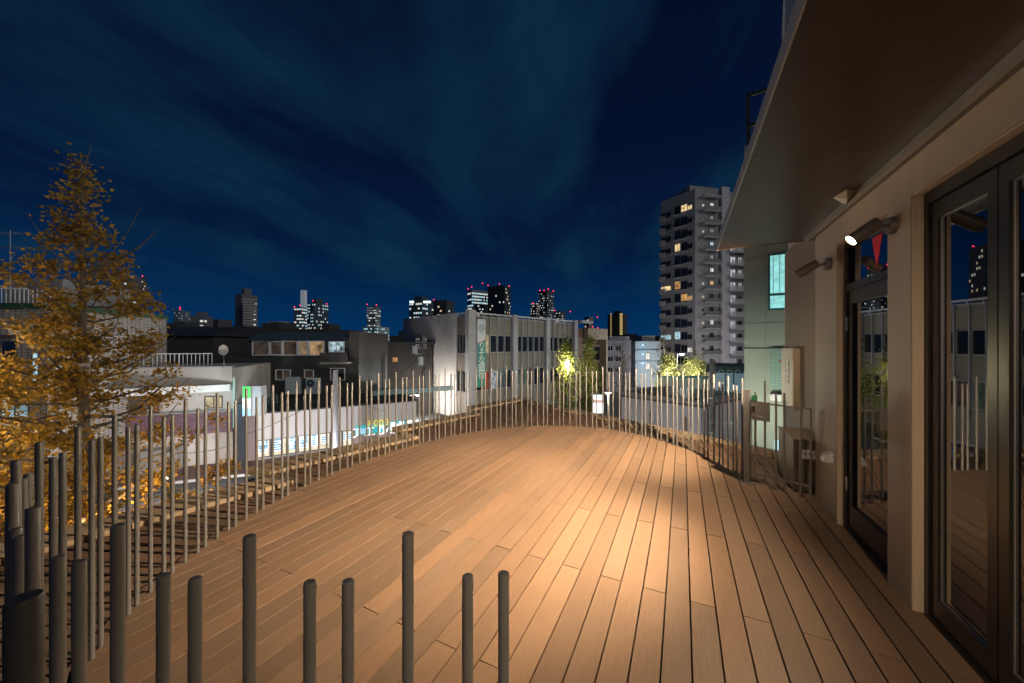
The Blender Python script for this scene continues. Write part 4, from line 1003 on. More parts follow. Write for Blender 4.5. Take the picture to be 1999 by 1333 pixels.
tq = mat('teal_skylight_glass', (.03, .10, .10), .15, var=.2, emit=(.10, .75, .72), estr=.10)
for k in range(13):
    x0 = .3 + k * (LWN - .5) / 13
    MB().box(x0, x0 + .26, .3, 5.2, zt_ + .003, zt_ + .05).build('skylight_bar', simple('dark_bar', (.05, .055, .055), .5), lw_)
    MB().box(x0 + .262, x0 + (LWN - .5) / 13 - .002, .3, 5.2, zt_ + .003, zt_ + .028).build('skylight_pane', tq, lw_)
gw = thing('green_wall', 'pale green rendered wall behind the skylight roof', 'wall', P(1290, 765, 29.0), R(-8))
MB().box(0, 6.5, 0, .3, -6, 1.2).build('panel', gnm, gw); MB().box(-.05, 6.6, -.05, .35, 1.202, 1.33).build('coping', simple('teal_cap', (.06, .16, .16), .6), gw)
# blue lit shed with arched crest, behind the dark flue
FSH = Fac(1384, 27, R(-31))
shd = thing('blue_shed', 'pale blue lit building with a dark roof edge left of the green building', 'building', FSH.O, FSH.a)
zt_ = FSH.at(1400, 727)[1]; wS = FSH.x(1470)
MB().box(0, wS, 0, 6, 0, zt_).build('wall', simple('pale_blue_wall', (.40, .47, .52), .7, var=.06), shd)
MB().box(-.2, wS, -.3, 6, zt_ + .002, zt_ + .5).build('roof', simple('dark_green_roof', (.012, .03, .03), .7), shd)
for k in range(5):
    xx = .3 + k * .52; pts_ = [(xx + .16 * math.cos(q * math.pi / 8), -.305, zt_ + .02 + .2 * math.sin(q * math.pi / 8)) for q in range(9)]
    MB().tube(pts_, .022, 6).build('crest_arch', simple('pale_crest', (.3, .36, .38), .6), shd)
for px_ in (1416, 1432):
    xx, _ = FSH.at(px_, 740); MB().tube([(xx, -.05, 0), (xx, -.05, zt_ - .05)], .045, 8).build('down_pipe', simple('dark_pipe', (.05, .06, .07), .5), shd, True)
flue = thing('flue', 'thick dark grey flue pipe standing right of the white workshop', 'flue', P(1391, 860, 15.0))
MB().tube([(0, 0, -3.0), (0, 0, 3.42), (0, 0, 3.45)], [.115, .115, .105], 18).build('pipe', simple('dark_grey_steel', (.12, .13, .14), .5, metal=.3, var=.15, scale=6), flue, True)
for z_ in (.3, 1.8): MB().tube([(0, 0, z_), (0, 0, z_ + .06)], .125, 18).build('band', M['steel'], flue)
pg_ = thing('pipe_gantry', 'pale pipes and rails of a utility yard below the flue', 'gantry', P(1420, 880, 13.0))
m = MB(); r2 = random.Random(3)
for k in range(7): xx = -.6 + k * .23; m.tube([(xx, r2.uniform(0, 1), -2), (xx, r2.uniform(0, 1), r2.uniform(.2, 1.1))], .022, 7)
for z_ in (.15, .62, 1.0): m.tube([(-.8, .2, z_), (1.0, .3, z_)], .018, 7)
m.build('pipework', simple('pale_cyan_pipe', (.35, .50, .50), .5), pg_)
for k in range(3): MB().tube([(-.35 + k * .45, -.05, -.5), (-.35 + k * .45, -.05, .12)], .02, 8).build('tube_light', glow('tube_light_glow', (.5, .95, 1), 2.0), pg_)
# ---------------------------------------------------------------- far skyline
def tower(name, label, px0, px1, ptop, d, split=None, col=(.10, .10, .11), fh=3.6, cell=3.2, lit=.3, glowm=None, glow2=None, p2=.2, wfrac=(.6, .45), beacons=(), top=None, seed=1, cat='tower', bands=None, edge=None, group='towers on the skyline'):
    """a far block: near edge at pixel column split, two faces; its windows are too small to pick apart"""
    r_ = random.Random(seed)
    if split is None: split = px0 + (px1 - px0) * .62
    O = Vector(((split - CX) * d / F, d, G))
    t = thing(name, label, cat, O, 0, group)
    va = math.atan2(split - CX, F)
    b1 = R(38); 
    def hit(dx_, dy_, px):
        r = (px - CX) / F; return (r * O.y - O.x) / (dx_ - r * dy_)
    wfr = (split - px0) / (px1 - px0)
    al = va + R(90) * (.25 + .5 * (1 - wfr)); 
    be = R(90) * (1 - wfr) * .8 + .1; cv, sv = math.cos(va), math.sin(va)
    dl = Vector((-math.cos(be) * cv + math.sin(be) * sv, math.cos(be) * sv + math.sin(be) * cv))
    dr_ = Vector((math.sin(be) * cv + math.cos(be) * sv, -math.sin(be) * sv + math.cos(be) * cv))
    tl, tr_ = hit(dl.x, dl.y, px0), hit(dr_.x, dr_.y, px1)
    h = EYE - (ptop - HY) * d / F - G
    A, B = dl * tl, dr_ * tr_
    wm_ = mat(name + '_wall%d' % seed, tuple(c_ + k_ for c_, k_ in zip(col, (.012, .02, .03))), .75, var=.08, scale=.05)  # bluish lift paints aerial haze into the wall color
    MB().prism([(0, 0), (B.x, B.y), ((A + B).x, (A + B).y), (A.x, A.y)], 0, h).build('wall', wm_, t)
    if top:
        k, hh = top; MB().prism([(A.x * (.5 + p[0] * k * .5) + B.x * (.5 + p[1] * k * .5), A.y * (.5 + p[0] * k * .5) + B.y * (.5 + p[1] * k * .5)) for p in ((-1, -1), (-1, 1), (1, 1), (1, -1))], h + .01, h + hh).build('plant_room', wm_, t)
    m1, m2 = MB(), MB()
    for (dv, L_) in ((dl, tl), (dr_, tr_)):
        nrm = Vector((-dv.y, dv.x)) ; nrm = nrm if nrm.x * sv + nrm.y * cv < 0 else -nrm
        n_ = max(1, int(L_ / (cell * .8))); cw = L_ / n_
        nf = int(h / fh)
        for f in range(int(.0 * nf), nf):
            row = r_.random()
            for c in range(n_):
                p_ = lit if bands is None else (bands if row < .75 else .12)
                if edge and c in edge: p_ = .9
                if r_.random() > p_: continue
                x0 = cw * (c + .5 - wfrac[0] / 2); x1_ = cw * (c + .5 + wfrac[0] / 2); z0 = f * fh + fh * .35; z1_ = z0 + fh * wfrac[1]
                q = [dv * x0 + nrm * .15, dv * x1_ + nrm * .15]
                (m2 if r_.random() < p2 else m1).quad((q[0].x, q[0].y, z0), (q[1].x, q[1].y, z0), (q[1].x, q[1].y, z1_), (q[0].x, q[0].y, z1_))
    if m1.v: m1.build('lit_windows', glowm or FW1, t, kind='stuff')
    if m2.v: m2.build('lit_windows', glow2 or FW2, t, kind='stuff')
    for (bx, by) in beacons:
        bp = Vector(((bx - CX) * d / F, d - .5, EYE - (by - HY) * d / F)) - O
        s_ = d / F * 1.0
        b_ = MB(); b_.tube([bp + Vector((0, 0, -s_)), bp + Vector((0, 0, -s_ * .4)), bp + Vector((0, 0, s_ * .4)), bp + Vector((0, 0, s_))], [s_ * .5, s_, s_, s_ * .5], 8)
        b_.build("beacon", REDG, t, True)
    return t
FW1 = glow('far_window_white', (.95, .95, .88), .75); FW2 = glow('far_window_warm', (1, .75, .45), .7); FW3 = glow('far_window_cool', (.55, .9, 1.0), .7); FW4 = glow('far_window_dim', (.5, .7, .8), .22); FWS = glow('far_window_bright', (1, .97, .9), 1.3)
t = tower('tall_tower', 'tall dark apartment tower behind the right side of the ginkgo', 221, 286, 541, 330, 276, (.09, .09, .105), 3.4, 3.6, .14, FWS, FW1, .5, (.55, .5), [(279, 539), (256, 541)], None, 2)
O_ = t.location
MB().add([P(221, 540, 324) - O_, P(262, 539, 329) - O_, P(262, 540.2, 329) - O_, P(221, 541.2, 324) - O_], [(0, 1, 2, 3)]).build('roof_light', FWS, t)
tower('small_tower', 'far small tower with a red beacon mast left of the domed building', 339, 372, 606, 520, 352, (.10, .12, .14), 4, 4.5, .28, FW4, FW1, .12, (.6, .5), [(352, 600), (352, 604)], None, 3)
tower('domed_building', 'dark low building with a barrel roof below the small tower', 336, 386, 628, 210, 360, (.035, .037, .042), 3.5, 3.2, .05, FW1, FW2, .3, (.6, .3), (), None, 4)
tower('office_block', 'dark office block with two lit stair columns left of the banded tower', 372, 416, 616, 240, 398, (.10, .105, .115), 3.4, 3.4, .06, FW1, FW1, .3, (.7, .4), (), (.5, 3), 5, edge=(0,))
tower('brown_block', 'dark brown block with a few lamps beside the office block', 414, 453, 623, 250, 426, (.05, .045, .042), 3.5, 3.4, .06, FW2, FW1, .5, (.5, .4), (), None, 6)
t = tower('banded_tower', 'grey apartment tower with pale horizontal bands above the dark house', 459, 503, 574, 260, 472, (.10, .097, .097), 3.3, 3.4, .02, FW1, FW2, .5, (.4, .4), (), (.45, 5), 7)
O_ = t.location
r_ = (503 - CX) / F
for k in range(28):
    z = 3 + k * 3.3
    if z < 100: pass
for k in range(8):
    p_ = P(500, 606 + k * 9.5, 259) - O_
    if rng.random() < .75: MB().box(p_.x - .6, p_.x + .6, p_.y - 1.5, p_.y - 1.3, p_.z - .8, p_.z + .6).build('lit_window', FWS, t)
dvr = None
for k in range(22):
    pa, pb_ = P(474, 586 + k * 5.2, 254) - O_, P(502, 587 + k * 5.1, 256) - O_
    MB().add([pa, pb_, pb_ + Vector((0, 0, 1.25)), pa + Vector((0, 0, 1.25)), pa + Vector((0, 1.2, 0)), pb_ + Vector((0, 1.2, 0)), pb_ + Vector((0, 1.2, 1.25)), pa + Vector((0, 1.2, 1.25))], [(0, 1, 2, 3), (3, 2, 6, 7), (0, 4, 5, 1)]).build('balcony_band', simple('pale_far_band', (.34, .33, .33), .8), t)
tower('white_lit_hall', 'low bright white lit building left of the chimney', 521, 575, 627, 420, 545, (.30, .30, .30), 4, 3.2, .75, FW1, FW2, .5, (.75, .5), (), None, 8)
tower('lit_office', 'brightly lit office block at the foot of the white chimney', 574, 599, 600, 430, 589, (.06, .07, .08), 4.0, 3.2, .7, FW1, FW3, .35, (.85, .42), [(575, 599), (586, 596)], None, 9, bands=.85)
ch = thing('chimney', 'tall white incinerator chimney behind the lit office block', 'chimney', P(590.5, 677, 470) * 1.0)
ch.location.z = G
zt_ = EYE + (677 - 566) * 470 / F - G
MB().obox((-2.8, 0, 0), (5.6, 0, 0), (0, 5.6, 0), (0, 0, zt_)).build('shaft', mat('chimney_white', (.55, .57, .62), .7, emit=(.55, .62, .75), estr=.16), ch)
MB().obox((-2.5, .3, zt_ + .01), (5.0, 0, 0), (0, 5.0, 0), (0, 0, .8)).build('cap', M['black'], ch)
tower('dark_tower', 'dark tower with rows of small cool lights and red beacons right of the chimney', 600, 641, 591, 440, 612, (.03, .042, .055), 4.2, 3.6, .5, FW1, FW3, .5, (.5, .42), [(612, 587), (638, 593)], (.5, 6), 10)
tower('slim_tower', 'slim lit tower with two red tip lights between the dark house and the bank', 716, 743, 598, 560, 733, (.14, .15, .16), 4.0, 3.4, .7, FW4, FW1, .45, (.8, .42), [(717, 594), (735, 595)], None, 11, bands=.9)
tower('pale_hospital', 'wide pale lit building at the foot of the slim tower', 706, 760, 637, 400, 735, (.30, .36, .38), 3.8, 3.4, .5, FW4, FW3, .35, (.75, .4), (), None, 12)
tower('teal_block', 'low teal lit block just left of the bank', 778, 802, 645, 300, 790, (.08, .12, .12), 3.6, 3.0, .4, FW3, FW1, .3, (.7, .4), (), None, 13)
t = tower('office_tower', 'dark office tower with lit floors and two bright roof signs behind the bank', 799, 846, 586, 300, 824, (.03, .045, .05), 3.9, 2.9, .5, FW1, FW3, .4, (.8, .38), (), (.6, 4), 14, bands=.55)
O_ = t.location
for a_, b_ in ((800, 808), (827, 841)):
    p0, p1 = P(a_, 591.5, 297) - O_, P(b_, 587.5, 297) - O_
    MB().box(p0.x, p1.x, p0.y - .6, p0.y - .2, p0.z, p1.z).build('roof_sign', glow('roof_sign_glow', (.75, 1, 1), 2.2), t)
tower('wide_office', 'wide dark office block with few lit floors right of the office tower', 845, 887, 585, 320, 872, (.035, .04, .04), 3.9, 3.0, .14, FW1, FW2, .3, (.8, .38), [(847, 585)], None, 15)
tower('glass_tower', 'brightly lit glass tower rising over the bank roof', 913, 952, 565, 420, 921, (.10, .14, .16), 3.7, 2.4, .8, FW3, FW1, .55, (.85, .5), [(914, 564), (921, 560), (942, 553)], None, 16, bands=.92)
tower('black_tower', 'black tower with scattered lit windows and red corner beacons over the bank', 952, 997, 557, 400, 985, (.018, .018, .02), 3.8, 2.9, .12, FW1, FW2, .4, (.6, .5), [(953, 557), (975, 554), (994, 558)], None, 17)
tower('thin_tower', 'thin dotted tower with red roof lights over the right end of the bank', 1051, 1081, 567, 620, 1068, (.04, .045, .055), 4.2, 3.2, .33, FW4, FW1, .45, (.55, .4), [(1054, 567), (1062, 567), (1070, 564), (1080, 568)], None, 18)
tower('thin_low_tower', 'lower dotted tower touching the left of the thin tower', 1036, 1053, 590, 600, 1046, (.05, .055, .06), 4.2, 3.0, .33, FW1, FW2, .3, (.55, .4), [(1040, 592)], None, 19)
tower('low_dotted_block', 'low dotted block with a red beacon above the bank roof end', 1082, 1104, 607, 520, 1094, (.05, .055, .06), 4, 3.2, .4, FW1, FW4, .3, (.55, .4), [(1083, 606), (1113, 608)], None, 20)
tower('mast_building', 'small far tower with a warm roof ring behind the tan building', 1141, 1158, 618, 420, 1150, (.16, .13, .12), 3.8, 3.0, .2, FW2, FW1, .3, (.6, .4), [(1166, 619), (1157, 638), (1167, 640)], None, 21)
t = tower('striped_tower', 'dark tower with two columns of yellow stair lights right of the tan building', 1186, 1225, 612, 300, 1218, (.025, .027, .027), 3.3, 2.6, .03, FW2, FW2, .3, (.6, .4), (), (.4, 3), 22)
O_ = t.location
for px_ in (1192.5, 1212.5):
    m = MB()
    for k in range(15):
        p_ = P(px_, 613 + k * 3.9, 297) - O_; wv_ = .55 if px_ < 1200 else 1.2
        m.box(p_.x - wv_, p_.x + wv_, p_.y - .4, p_.y - .2, p_.z - .35, p_.z + .35)
    m.build('stair_lights', glow('stair_amber', (1, .72, .28), .55 if px_ < 1200 else .9), t, kind='stuff')
tower('far_low_block', 'far low dark block with small cool lights before the apartment tower', 1234, 1292, 655, 160, 1262, (.06, .06, .065), 3.2, 3.0, .08, FW3, FW1, .5, (.7, .4), (), None, 23)
# low unlit roofs that fill the horizon
fills = [(-60, 120, 640, 90), (230, 345, 636, 70), (330, 470, 652, 110), (450, 640, 642, 120), (640, 720, 651, 90), (690, 810, 668, 60), (760, 805, 655, 100), (1120, 1300, 672, 150), (1225, 1245, 652, 110), (1290, 1500, 660, 140)]
for i, (a_, b_, y_, d_) in enumerate(fills):
    lab = ['unlit roof at the far left edge', 'unlit flat roofed block behind the roof railing', 'dark low houses beneath the domed building', 'dark low roofs below the lit office block', 'unlit house between the dark house and the bank', 'dark low house just left of the bank', 'dark shed roof below the teal block', 'dark low roofs behind the street trees', 'dark narrow block left of the blue lit building', 'dark low roofs behind the apartment tower'][i]
    p0, p1 = P(a_, y_, d_), P(b_, y_, d_)
    t = thing('unlit_building', lab, 'building', (p0.x, d_, G), 0, 'unlit low buildings on the horizon')
    mm_ = simple('unlit_fill', (.045, .045, .05), .85, var=.2)
    MB().box(0, p1.x - p0.x, 0, 14, 0, p0.z - G).build('wall', mm_, t)
    r3 = random.Random(i); w_ = p1.x - p0.x; x_ = 0
    m = MB()
    while x_ < w_ - 2:
        bw = r3.uniform(2, 6) * d_ / 90; bw = min(bw, w_ - x_)
        if r3.random() < .6: m.box(x_ + .05, x_ + bw - .05, 1, 9, p0.z - G + .002, p0.z - G + r3.uniform(.4, 1.8) * d_ / 90)
        x_ += bw
    if m.v: m.build('roof_storeys', mm_, t, kind='stuff')
    m = MB()
    for k in range(int(w_ / 3.5)):
        if r3.random() < .35: xx = r3.uniform(.5, w_ - 1.5); zz_ = p0.z - G - r3.uniform(.8, 5); m.box(xx, xx + .8, -.1, -.02, zz_, zz_ + .5)
    if m.v: m.build('lit_windows', FW2 if i % 2 else FW3, t, kind='stuff')

# ---------------------------------------------------------------- trees
barkm = mat('grey_bark', (.12, .10, .085), .9, var=.3, scale=9, stretch=(3, 3, .7), bump=.5)
def leafmat(name, c1, c2, tr=.35):
    m = bpy.data.materials.new(name); m.use_nodes = True
    n, l = m.node_tree.nodes, m.node_tree.links; b = n['Principled BSDF']; b.inputs['Roughness'].default_value = .6; b.inputs['Specular IOR Level'].default_value = .25
    g = n.new('ShaderNodeNewGeometry'); mx_ = n.new('ShaderNodeMix'); mx_.data_type = 'RGBA'
    mx_.inputs[6].default_value = (*c1, 1); mx_.inputs[7].default_value = (*c2, 1); l.new(g.outputs['Random Per Island'], mx_.inputs[0])
    l.new(mx_.outputs[2], b.inputs['Base Color'])
    t = n.new('ShaderNodeBsdfTranslucent'); l.new(mx_.outputs[2], t.inputs[0]); ms = n.new('ShaderNodeMixShader'); ms.inputs[0].default_value = tr
    l.new(b.outputs[0], ms.inputs[1]); l.new(t.outputs[0], ms.inputs[2]); l.new(ms.outputs[0], n['Material Output'].inputs[0]); return m
LY = leafmat('ginkgo_leaf_yellow', (.47, .26, .036), (.22, .155, .036), .42)
LG = leafmat('street_leaf_green', (.20, .20, .05), (.10, .13, .03))
LP = leafmat('street_leaf_pale', (.30, .30, .12), (.18, .20, .06))
LB = leafmat('street_leaf_brown', (.16, .12, .06), (.10, .085, .05))
def fan_leaf(mb, p, d, up, s, r_):
    """one ginkgo leaf: a small notched fan on a short stalk"""
    d = Vector(d).normalized(); sd = d.cross(Vector(up)).normalized() * s * .55; f = d * s
    nrm = sd.cross(f).normalized() * s * r_.uniform(-.18, .18)
    p = Vector(p)
    mb.add([p, p + f * .75 + sd + nrm, p + f * 1.0 + sd * .45, p + f * .86 + nrm * -.5, p + f * 1.0 - sd * .45, p + f * .75 - sd + nrm], [(0, 1, 2, 3), (0, 3, 4, 5)])
def tree(name, label, base, height, r0, limbs, leaves, leaf_s, lm, prof, seed, group=None, cat='tree', lean=(0, 0), bare=0.0, trunk_top=1.0, per=10, droop=-.1, zmin=.12, up=.55, fold=1.0):
    """trunk with limbs to the profile prof(h) = crown radius at relative height h; leaves sit in tufts along the limbs"""
    r_ = random.Random(seed)
    t = thing(name, label, cat, base, 0, group)
    tp = []; nseg = 10
    for i in range(nseg + 1):
        h = i / nseg; tp.append(Vector((lean[0] * h * h + .05 * height * .06 * math.sin(h * 9 + seed), lean[1] * h * h + .05 * height * .05 * math.cos(h * 7), height * h * trunk_top)))
    tk = MB(); tk.tube(tp, [r0 * (1 - .93 * (i / nseg) ** .8) for i in range(nseg + 1)], 10)
    lf = MB(); tufts = []
    for k in range(limbs):
        h = zmin + (1 - zmin) * ((k + r_.random()) / limbs) ** .9
        if h > .985: continue
        q = h * nseg; i = min(int(q), nseg - 1); p0 = tp[i].lerp(tp[i + 1], q - i)
        az = k * 2.399 + r_.uniform(-.4, .4); L_ = prof(h) * r_.uniform(.7, 1.12)
        dv = Vector((math.cos(az), math.sin(az), 0))
        n_ = 5; pts = [p0]; 
        for s_ in range(1, n_ + 1):
            f = s_ / n_
            pts.append(p0 + dv * L_ * f + Vector((r_.uniform(-.06, .06) * L_, r_.uniform(-.06, .06) * L_, L_ * (up * f * f + droop * f * (1 - f) + r_.uniform(-.03, .03)))))
        rr = max(.006, r0 * (1 - h) * .30 + .012)
        tk.tube(pts, [rr * (1 - .85 * s_ / n_) for s_ in range(n_ + 1)], 6)
        for s_ in range(int(1 + L_ * 3.3)):
            f = r_.uniform(.03, 1.0); q2 = f * n_; i2 = min(int(q2), n_ - 1); pb = pts[i2].lerp(pts[i2 + 1], q2 - i2)
            d2 = (dv * r_.uniform(-.2, 1) + Vector((r_.uniform(-1, 1), r_.uniform(-1, 1), r_.uniform(-.3, .9)))).normalized()
            pe = pb + d2 * r_.uniform(.15, .5) * min(1.2, L_) * .55
            tk.tube([pb, pb.lerp(pe, .5) + Vector((0, 0, .02)), pe], [rr * .32 + .002, rr * .2 + .002, .002], 4, False)
            tufts.append((pb, pe, f))
    tk.build('trunk', barkm, t, True)
    if tufts and leaves:
        tot = 0
        while tot < leaves:
            pb, pe, f = r_.choice(tufts)
            if r_.random() < bare: tot += 1; continue
            c = pb.lerp(pe, r_.uniform(.3, 1.1))
            for _ in range(r_.randint(per // 2, per)):
                d_ = Vector((r_.uniform(-1, 1), r_.uniform(-1, 1), r_.uniform(-1.2, .35)))
                if d_.length < .1: continue
                fan_leaf(lf, c + Vector((r_.gauss(0, 1), r_.gauss(0, 1), r_.gauss(0, .8))) * leaf_s * 1.5, d_, (r_.uniform(-1, 1), r_.uniform(-1, 1), r_.uniform(.2, 1)), leaf_s * r_.uniform(.65, 1.15), r_); tot += 1
        lf.build('crown', lm, t)
    return t
def pinkgo(h):
    # wide below, a long bare-ish spire on top
    pts = [(0, 1.4), (.2, 2.2), (.42, 2.15), (.55, 1.75), (.66, 1.25), (.76, .85), (.84, .5), (.89, .3), (.94, .2), (1.0, .1)]
    for (a_, va_), (b_, vb_) in zip(pts, pts[1:]):
        if a_ <= h <= b_: return va_ + (vb_ - va_) * (h - a_) / (b_ - a_)
    return .3
gt = tree('ginkgo_tree', 'large ginkgo with yellow autumn leaves rising left of the railing', (-8.45, 7.0, G), 11.9, .21, 80, 19000, .078, LY, pinkgo, 5, per=14, bare=.0, zmin=.16, lean=(-.25, 0), up=.42)
tg_ = MB().box(.05, .28, -.24, -.22, 7.32, 7.68).build('tag', M['white'], gt)
# long bare twigs that stick out of the crown
for (a_, b_, c_) in (((178, 530), (235, 490), (275, 405)), ((190, 525), (240, 508), (305, 455)), ((100, 590), (60, 560), (-5, 520)), ((150, 560), (90, 470), (50, 415)), ((210, 512), (262, 505), (308, 445)), ((240, 720), (300, 690), (345, 655)), ((150, 350), (172, 320), (178, 283)), ((160, 760), (70, 680), (30, 610))):
    p = [P(x, y, 6.7) - gt.location for x, y in (a_, b_, c_)]
    q = [p[0].lerp(p[1], k / 4) * (1 - k / 4) + p[1].lerp(p[2], k / 4) * (k / 4) for k in range(5)]
    MB().tube(q, [.018, .014, .010, .007, .003], 6).build('twig', barkm, gt, True)
tree('ginkgo_tree', 'second ginkgo crown at the left picture edge, low behind the railing', (-11.3, 7.6, G), 7.6, .15, 50, 9500, .078, LY, lambda h: 2.1 - 1.2 * h, 9, per=9, zmin=.25)
cone = lambda w: (lambda h: w * (1.05 - h) ** .8 * min(1, .45 + h * 1.6))
def at_street(px, d): return ((px - CX) * d / F, d, G)
def ht(py, d): return EYE - (py - HY) * d / F - G
tree('street_tree', 'street tree glowing from a lamp inside its crown before the bank', at_street(1105, 33), ht(658, 33), .14, 60, 5200, .15, LG, cone(2.0), 21, 'street trees', zmin=.15, up=.5)
tree('street_tree', 'dark green street tree right of the glowing one', at_street(1150, 34), ht(655, 34), .16, 60, 4600, .15, LG, cone(2.1), 22, 'street trees', zmin=.15, up=.5)
tree('street_tree', 'bare grey street tree before the lilac building', at_street(1216, 42), ht(655, 42), .18, 80, 900, .12, LB, cone(2.4), 23, 'street trees', zmin=.12, up=.9)
tree('street_tree', 'tall thin bare topped tree before the apartment tower', at_street(1296, 40), ht(618, 40), .15, 70, 600, .12, LB, cone(1.9), 24, 'street trees', zmin=.2, up=.9)
tree('street_tree', 'round pale lit bushy tree below the tall thin tree', at_street(1304, 37), ht(694, 37), .12, 50, 4200, .15, LP, lambda h: 1.15 * math.sin(min(1, h * 1.05) * 3.0) ** .6 + .15, 25, 'street trees', zmin=.45, up=.4)
tree('street_tree', 'round pale lit bushy tree under the lamp at the tower foot', at_street(1356, 36), ht(698, 36), .12, 50, 4200, .15, LP, lambda h: 1.3 * math.sin(min(1, h * 1.05) * 3.0) ** .6 + .15, 26, 'street trees', zmin=.5, up=.4)
tree('street_tree', 'thin bare tree standing behind the right bushy tree', at_street(1357, 44), ht(660, 44), .12, 50, 500, .1, LB, cone(1.4), 27, 'street trees', zmin=.35, up=.9)

# ---------------------------------------------------------------- street lamps, poles, cables
def street_lamp(label, px, py, d, armdir, e, col, glowc, r=.14, arm=1.4, up=.5, at=None):
    h = P(px, py, d); t = thing('street_lamp', label, 'street lamp', (h.x + armdir[0] * arm, h.y + armdir[1] * arm, G), 0, 'street lamps')
    H_ = h.z - G + .12; q = Vector((-armdir[0], -armdir[1], 0)) * arm
    MB().tube([(0, 0, 0), (0, 0, H_ - up)] , [.075, .055], 10).build('pole', simple('lamp_pole_grey', (.22, .22, .22), .5, metal=.3), t, True)
    pts = [Vector((0, 0, H_ - up)) + q * (1 - math.cos(k * math.pi / 2 / 6)) + Vector((0, 0, up * math.sin(k * math.pi / 2 / 6))) for k in range(7)]
    MB().tube(pts, [.045] * 6 + [.04], 8).build('arm', simple('lamp_pole_grey', (.22, .22, .22)), t, True)
    hd = MB().tube([q + Vector((0, 0, H_ + .10)), q + Vector((0, 0, H_ + .02)), q + Vector((0, 0, H_ - .06))], [.06, .26, .28], 14).build('head', simple('lamp_pole_grey', (.22, .22, .22)), t, True)
    MB().tube([q + Vector((0, 0, H_ - .062)), q + Vector((0, 0, H_ - .14)), q + Vector((0, 0, H_ - .19))], [.25, .20, .08], 14).build('diffuser', glow('lamp_glow_%d' % int(px), glowc, 14.0), hd, True)
    if at is None: lamp_point('street_light', (h.x, h.y, h.z - .25), e, col, r)
    else: lamp_spot('street_light', (h.x, h.y, h.z - .22), Vector(at) - Vector((h.x, h.y, h.z - .22)), e, col, R(78), .9, r)
    return t
street_lamp('arched street lamp shining on the blank side wall of the bank', 815, 771, 38.0, (-.75, -.25), 1900, (1, .93, .85), (1, .96, .9), arm=2.6, up=1.6)
street_lamp('street lamp with a starry glare right of the street trees', 1187, 767, 27.0, (.2, .5), 700, (1, .88, .72), (1, .94, .85), arm=.5, up=.25)
street_lamp('slim street lamp by the apartment tower foot', 1331, 692, 38, (-.9, .1), 500, (1, .95, .9), (1, .97, .9), arm=.55, up=.15)
street_lamp('street lamp below the ginkgo lighting it from beneath', 110, 1090, 5.7, (-.3, .3), 800, (1, .62, .22), (1, .75, .4), arm=.8, up=.4)
street_lamp('added street lamp lighting the curved white building', 330, 930, 17.0, (.6, -.6), 1700, (1, .86, .78), (1, .92, .85), arm=1.0, up=.4)  # invented lamp, put here to lift the curved building's wall
street_lamp('added street lamp lighting the shop fascia', 600, 930, 20.5, (.5, -.7), 1500, (.95, .95, 1), (.95, .93, 1), arm=1.0, up=.4)  # added to brighten the fascia, no lamp known at this spot
street_lamp('added street lamp out of view lighting the ginkgo', -260, 750, 6.0, (-.5, .4), 430, (1, .76, .42), (1, .95, .9), arm=1.0, up=.4)  # made-up lamp outside the frame, lights the crown from front left
street_lamp('added street lamp lighting the bank front', 1000, 830, 31.0, (.1, -.8), 650, (.85, .93, 1), (1, 1, 1), arm=1.0, up=.4)  # supplied only to brighten the bank facade
street_lamp('added yard lamp lighting the green building', 1440, 905, 8.2, (.3, -.3), 760, (.97, 1, .84), (.9, 1, .85), arm=.4, up=.2, at=P(1490, 750, 11.2))  # added spot that brightens the green wall from low down
street_lamp('added passage lamp lighting the white workshop', 1270, 930, 15.0, (.3, -.4), 420, (.9, .93, 1), (.95, .97, 1), arm=.4, up=.2, at=P(1300, 850, 20))  # extra lamp brought in for the workshop wall
lamp_point('tree_uplight', (at_street(1107, 32.2)[0], 32.2, EYE - (715 - HY) * 32.2 / F), 1500, (1, .9, .5), .3)
tl = thing('tree_lamp', 'bright globe lamp among the leaves of the glowing street tree', 'lamp', (at_street(1108, 32.6)[0], 32.6, G))
MB().tube([(0, 0, 0), (0, 0, 6.2)], .05, 8).build('pole', simple('lamp_pole_grey', (.22, .22, .22)), tl, True)
MB().tube([(0, 0, 6.2), (0, 0, 6.32), (0, 0, 6.55), (0, 0, 6.75), (0, 0, 6.82)], [.05, .12, .15, .11, .03], 14).build('globe', glow('globe_glow', (1, .93, .6), 16), tl, True)
for px_, py_, d_, e_ in ((1306, 730, 35.2, 800), (1352, 730, 34.0, 800)): lamp_point('tree_uplight', P(px_, py_, d_), e_, (1, .95, .7), .25)
lamp_point('tower_foot_fill', P(1330, 745, 60), 6000, (1, .94, .88), .5)  # added fill without a fixture, brightens the lower tower
lamp_point('tower_yard_fill', P(1450, 735, 66), 3500, (.95, .9, 1.0), .5)  # second added fill on the tower, no real lamp behind it
lamp_point('shed_light', P(1425, 790, 23.5), 120, (.6, .9, 1.0), .3)
lamp_point('sign_spill', sg.location + Vector((-.7, -1.6, .8)), 130, (.35, .85, 1.0), .4)

